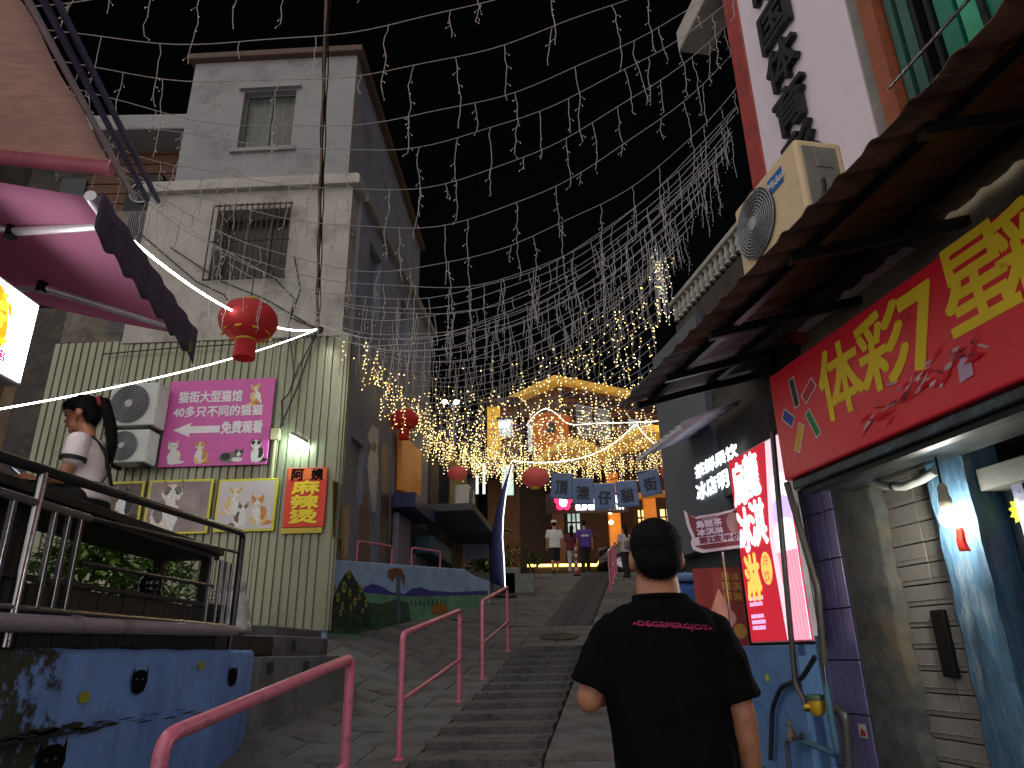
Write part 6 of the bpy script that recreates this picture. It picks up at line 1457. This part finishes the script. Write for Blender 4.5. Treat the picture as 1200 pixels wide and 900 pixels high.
mStrap = M('black_strap', (.01, .01, .012), rough=.7)
for s in (-1, 1): b = B(); b.tube([(s*.172, .02, .285), (s*.173, .022, .262)], .0685, 18); b.build('cuff', mStrap, top_)
b = B()
b.tube([(-.085, .115, .30), (-.09, .06, .425), (-.085, -.02, .43), (-.05, -.085, .36), (.02, -.115, .22), (.08, -.12, .14)], .013, 8, flat=.35); b.tube([(.085, .115, .30), (.09, .06, .425), (.085, -.02, .43), (.05, -.085, .36), (-.02, -.115, .22), (-.10, -.115, .14)], .013, 8, flat=.35); b.build('apron_strap', mStrap, wm)
b = B(); b.rings([ring(0, 0, z, .158, .126, 24) for z in (.115, .16)], caps=False); b.build('apron_band', mStrap, wm, solid=.008)
b = B(); chk = []
for i in range(8):
    for j in range(5):
        x, yv = -.19+i*.0475, .10+j*.06; b.add([(x, yv, .152-.02*j*.1), (x+.0475, yv, .152), (x+.0475, yv+.06, .15), (x, yv+.06, .15)], [(0, 1, 2, 3)], (i+j) % 2)
b.build('checked_skirt', [mStrap, P('check_tan', (186, 150, 110))], wm, solid=.006)
b = B(); limb(b, [(-.09, .0, .04), (-.1, .2, .07), (-.1, .30, .065)], [.105, .095, .085], 14); limb(b, [(.09, .0, .04), (.1, .2, .07), (.1, .30, .065)], [.105, .095, .085], 14); b.ell((0, -.02, .04), (.16, .13, .07)); fuse(b, 'shorts', mTrou, wm, .012, 3)
b = B()
b.ell((0, -.012, .028), (.078, .088, .092), 22, 14, T=HT); b.ell((0, -.05, -.02), (.068, .05, .07), 18, 12, T=HT); b.ell((0, .05, .06), (.062, .045, .048), 14, 10, T=HT)
limb(b, [HT @ V((0, -.085, .055)), HT @ V((0, -.135, .035)), (0, -.075, .52), (0, -.10, .42), (.01, -.115, .30)], [.026, .030, .034, .030, .008], 14)
hm = fuse(b, 'hair', mHair, wm, .006, 3, disp=.006, dscale=.02); fuzz('hair_strand', hm, mHair, hm, 2500, .035, 6, 1.6)
b = B(); b.lathe([(.032, -.012), (.04, 0), (.032, .012)], 14, T=HT @ Matrix.Translation((0, -.11, .045)) @ Matrix.Rotation(math.pi/2, 4, 'X'), caps=False); b.build('hair_tie', P('hair_tie', (150, 60, 70)), wm, solid=.006)
for s in (-1, 1): b = B(); b.ell((s*.030, .0795, .0), (.012, .006, .0055), 10, 6, T=HT); b.build('eye', P('eye_dark', (30, 22, 20)), wm)
b = B(); b.ell((0, .0915, -.058), (.018, .006, .006), 10, 6, T=HT); b.build('lips', P('lips', (176, 84, 80)), wm)
ph = thing('mobile_phone', 'dark mobile phone held by the seated woman', 'phone', wm.matrix_world @ Matrix.Translation((0, .36, .21)) @ Matrix.Rotation(.7, 4, 'X')); B().box((-.036, -.07, -.004), (.036, .07, .004)).build('case', mBlk, ph, bevel=.004); b = B(); flat(b, [(-.032, -.065), (.032, -.065), (.032, .065), (-.032, .065)], .0046); b.build('screen', G('phone_screen', (150, 170, 190), .6), ph)
# ---------------- people at the top of the steps
def stand(label, base, head, H, top, bottom, hair, shorts=False, stride=.12, cap=None, arm=(0, 0), longhair=False, extra=None):
    t = thing('person', label, 'person', Matrix.Translation(V(base)) @ rotz(head) @ Matrix.Scale(H/1.72, 4), 'people at the top of the steps')
    b = B(); b.ell((0, .01, 1.60), (.075, .092, .115), 16, 12); b.ell((0, .045, 1.54), (.05, .05, .05)); b.ell((0, .103, 1.585), (.011, .018, .015), 8, 6)
    for s in (-1, 1): b.ell((s*.077, 0, 1.59), (.012, .022, .03), 8, 6)
    limb(b, [(0, 0, 1.40), (0, .005, 1.50)], [.058, .055], 12); b.rings([ring(0, 0, z, rx, ry, 18) for z, rx, ry in ((.82, .15, .11), (1.0, .15, .11), (1.2, .17, .11), (1.34, .16, .09), (1.40, .08, .07))])
    arms = []
    for i, s in enumerate((-1, 1)):
        f = arm[i]; el = V((s*.24, -.03+f*.12, 1.10)); wr_ = V((s*(.25-.12*f), .03+f*.32, .86+f*.28)); arms.append((V((s*.19, 0, 1.34)), el)); limb(b, [(s*.19, 0, 1.34), el, wr_], [.055, .043, .03], 10); hand(b, wr_, (-s*.2*f, .2+f, -1+f*1.2), (s, -.3, .2), .95)
    legs = []
    for s in (-1, 1):
        f = stride*s; hp, kn, an = V((s*.09, 0, .86)), V((s*.095, f*.9+.02, .47)), V((s*.095, f*1.5-.02, .08)); legs.append((hp, kn, an)); limb(b, [hp, kn, an], [.09, .056, .04], 12); limb(b, [an+V((0, -.03, -.04)), an+V((0, .13, -.045))], [.036, .03], 8)
    fuse(b, 'body', mSkin, t, .013, 3)
    b = B(); b.rings([ring(0, 0, z, rx, ry, 22) for z, rx, ry in ((.80, .20, .15), (.95, .195, .145), (1.2, .20, .14), (1.33, .19, .115), (1.40, .10, .085))])
    for S_, E_ in arms: limb(b, [S_*.9+V((0, 0, .13)), S_, S_.lerp(E_, .75)], [.06, .075, .07], 12)
    shirt = fuse(b, 'shirt', top, t, .014, 3, disp=.015, dscale=.12)
    b = B(); b.ell((0, 0, .85), (.17, .125, .10))
    for hp, kn, an in legs: limb(b, [hp, kn] if shorts else [hp, kn, an], ([.105, .095] if shorts else [.105, .08, .065]), 12)
    fuse(b, 'shorts' if shorts else 'trousers', bottom, t, .014, 3)
    for hp, kn, an in legs: b = B(); limb(b, [an+V((0, -.04, -.035)), an+V((0, .12, -.04))], [.048, .042], 10); fuse(b, 'shoe', mShoe, t, .014, 2)
    b = B(); b.ell((0, -.008, 1.635), (.083, .098, .092), 16, 12); b.ell((0, -.04, 1.585), (.072, .06, .07))
    if longhair: limb(b, [(0, -.06, 1.58), (0, -.09, 1.45), (0, -.10, 1.3)], [.07, .075, .05], 12)
    fuse(b, 'hair', hair, t, .013, 2)
    if cap:
        b = B(); b.rings([ring(0, 0, z, r, r*1.12, 20, 2) for z, r in ((1.635, .092), (1.68, .089), (1.715, .065), (1.73, .02))]); b.add([(-.07, .08, 1.64), (.07, .08, 1.64), (.05, .19, 1.63), (-.05, .19, 1.63)], [(0, 1, 2, 3)]); b.build('cap', cap, t, solid=.004)
    if extra: extra(t, shirt)
    return t
mWT = M('white_tee', lin((206, 208, 206)), rough=.85, var=.05); mMar = M('maroon_tee', lin((92, 30, 44)), rough=.85); mPur = M('purple_jersey', lin((76, 50, 140)), rough=.7, var=.1); mLt = M('pale_blouse', lin((180, 172, 174)), rough=.85); mBlk2 = M('dark_cloth', (.015, .015, .018), rough=.9); mBlu2 = M('blue_denim', lin((60, 70, 110)), rough=.9)
def gpos(px, py, Y): p = atY(px, py, Y); return (p.x, Y, zg(p.x, Y) if Y < 25.4 else 4.11)
stand('man in a white T-shirt, black shorts and white cap walking away up the street', gpos(651, 672, 24.0), .1, 1.74, mWT, mBlk2, mHair, shorts=True, stride=.10, cap=P('cap_white', (206, 204, 200)))
stand('person in a maroon T-shirt beside the striped bollard', gpos(672, 672, 24.6), -.2, 1.62, mMar, mLt, mHair, stride=.08, longhair=True)
def jersey(t, s): 
    T = Matrix.Translation((0, -.152, 1.18)) @ Matrix.Rotation(math.pi/2, 4, 'X'); b = B(); [flat(b, [(x, -.03), (x+.03, -.03+.005*(i % 2)), (x+.03, .03), (x+.008, .03-.02*(i % 3 == 0))], .0005*i) for i, x in enumerate([-.13+.037*i for i in range(7)])]; o = b.build('back_print', mWhite, s, T=T); o['kind'] = 'stuff'
stand('man in a purple jersey with white back print at the top of the steps', gpos(687, 672, 24.2), .05, 1.76, mPur, mBlk2, mHair, stride=.06, extra=jersey)
def bag(t, s): b = B(); b.box((-.16, -.24, .92), (.12, -.14, 1.16)); b.build('shoulder_bag', M('grey_bag', lin((110, 112, 112)), rough=.7), t, bevel=.03)
stand('woman in a pale blouse with a grey shoulder bag standing by the upper rail', gpos(735, 676, 22.4), .6, 1.62, mLt, mBlk2, mHair, stride=.03, arm=(.6, .4), longhair=True, extra=bag)
stand('person in dark clothes right of the walking man near the lodge', gpos(797, 668, 21.0), .3, 1.66, mBlu2, mBlk2, mHair, stride=.05)
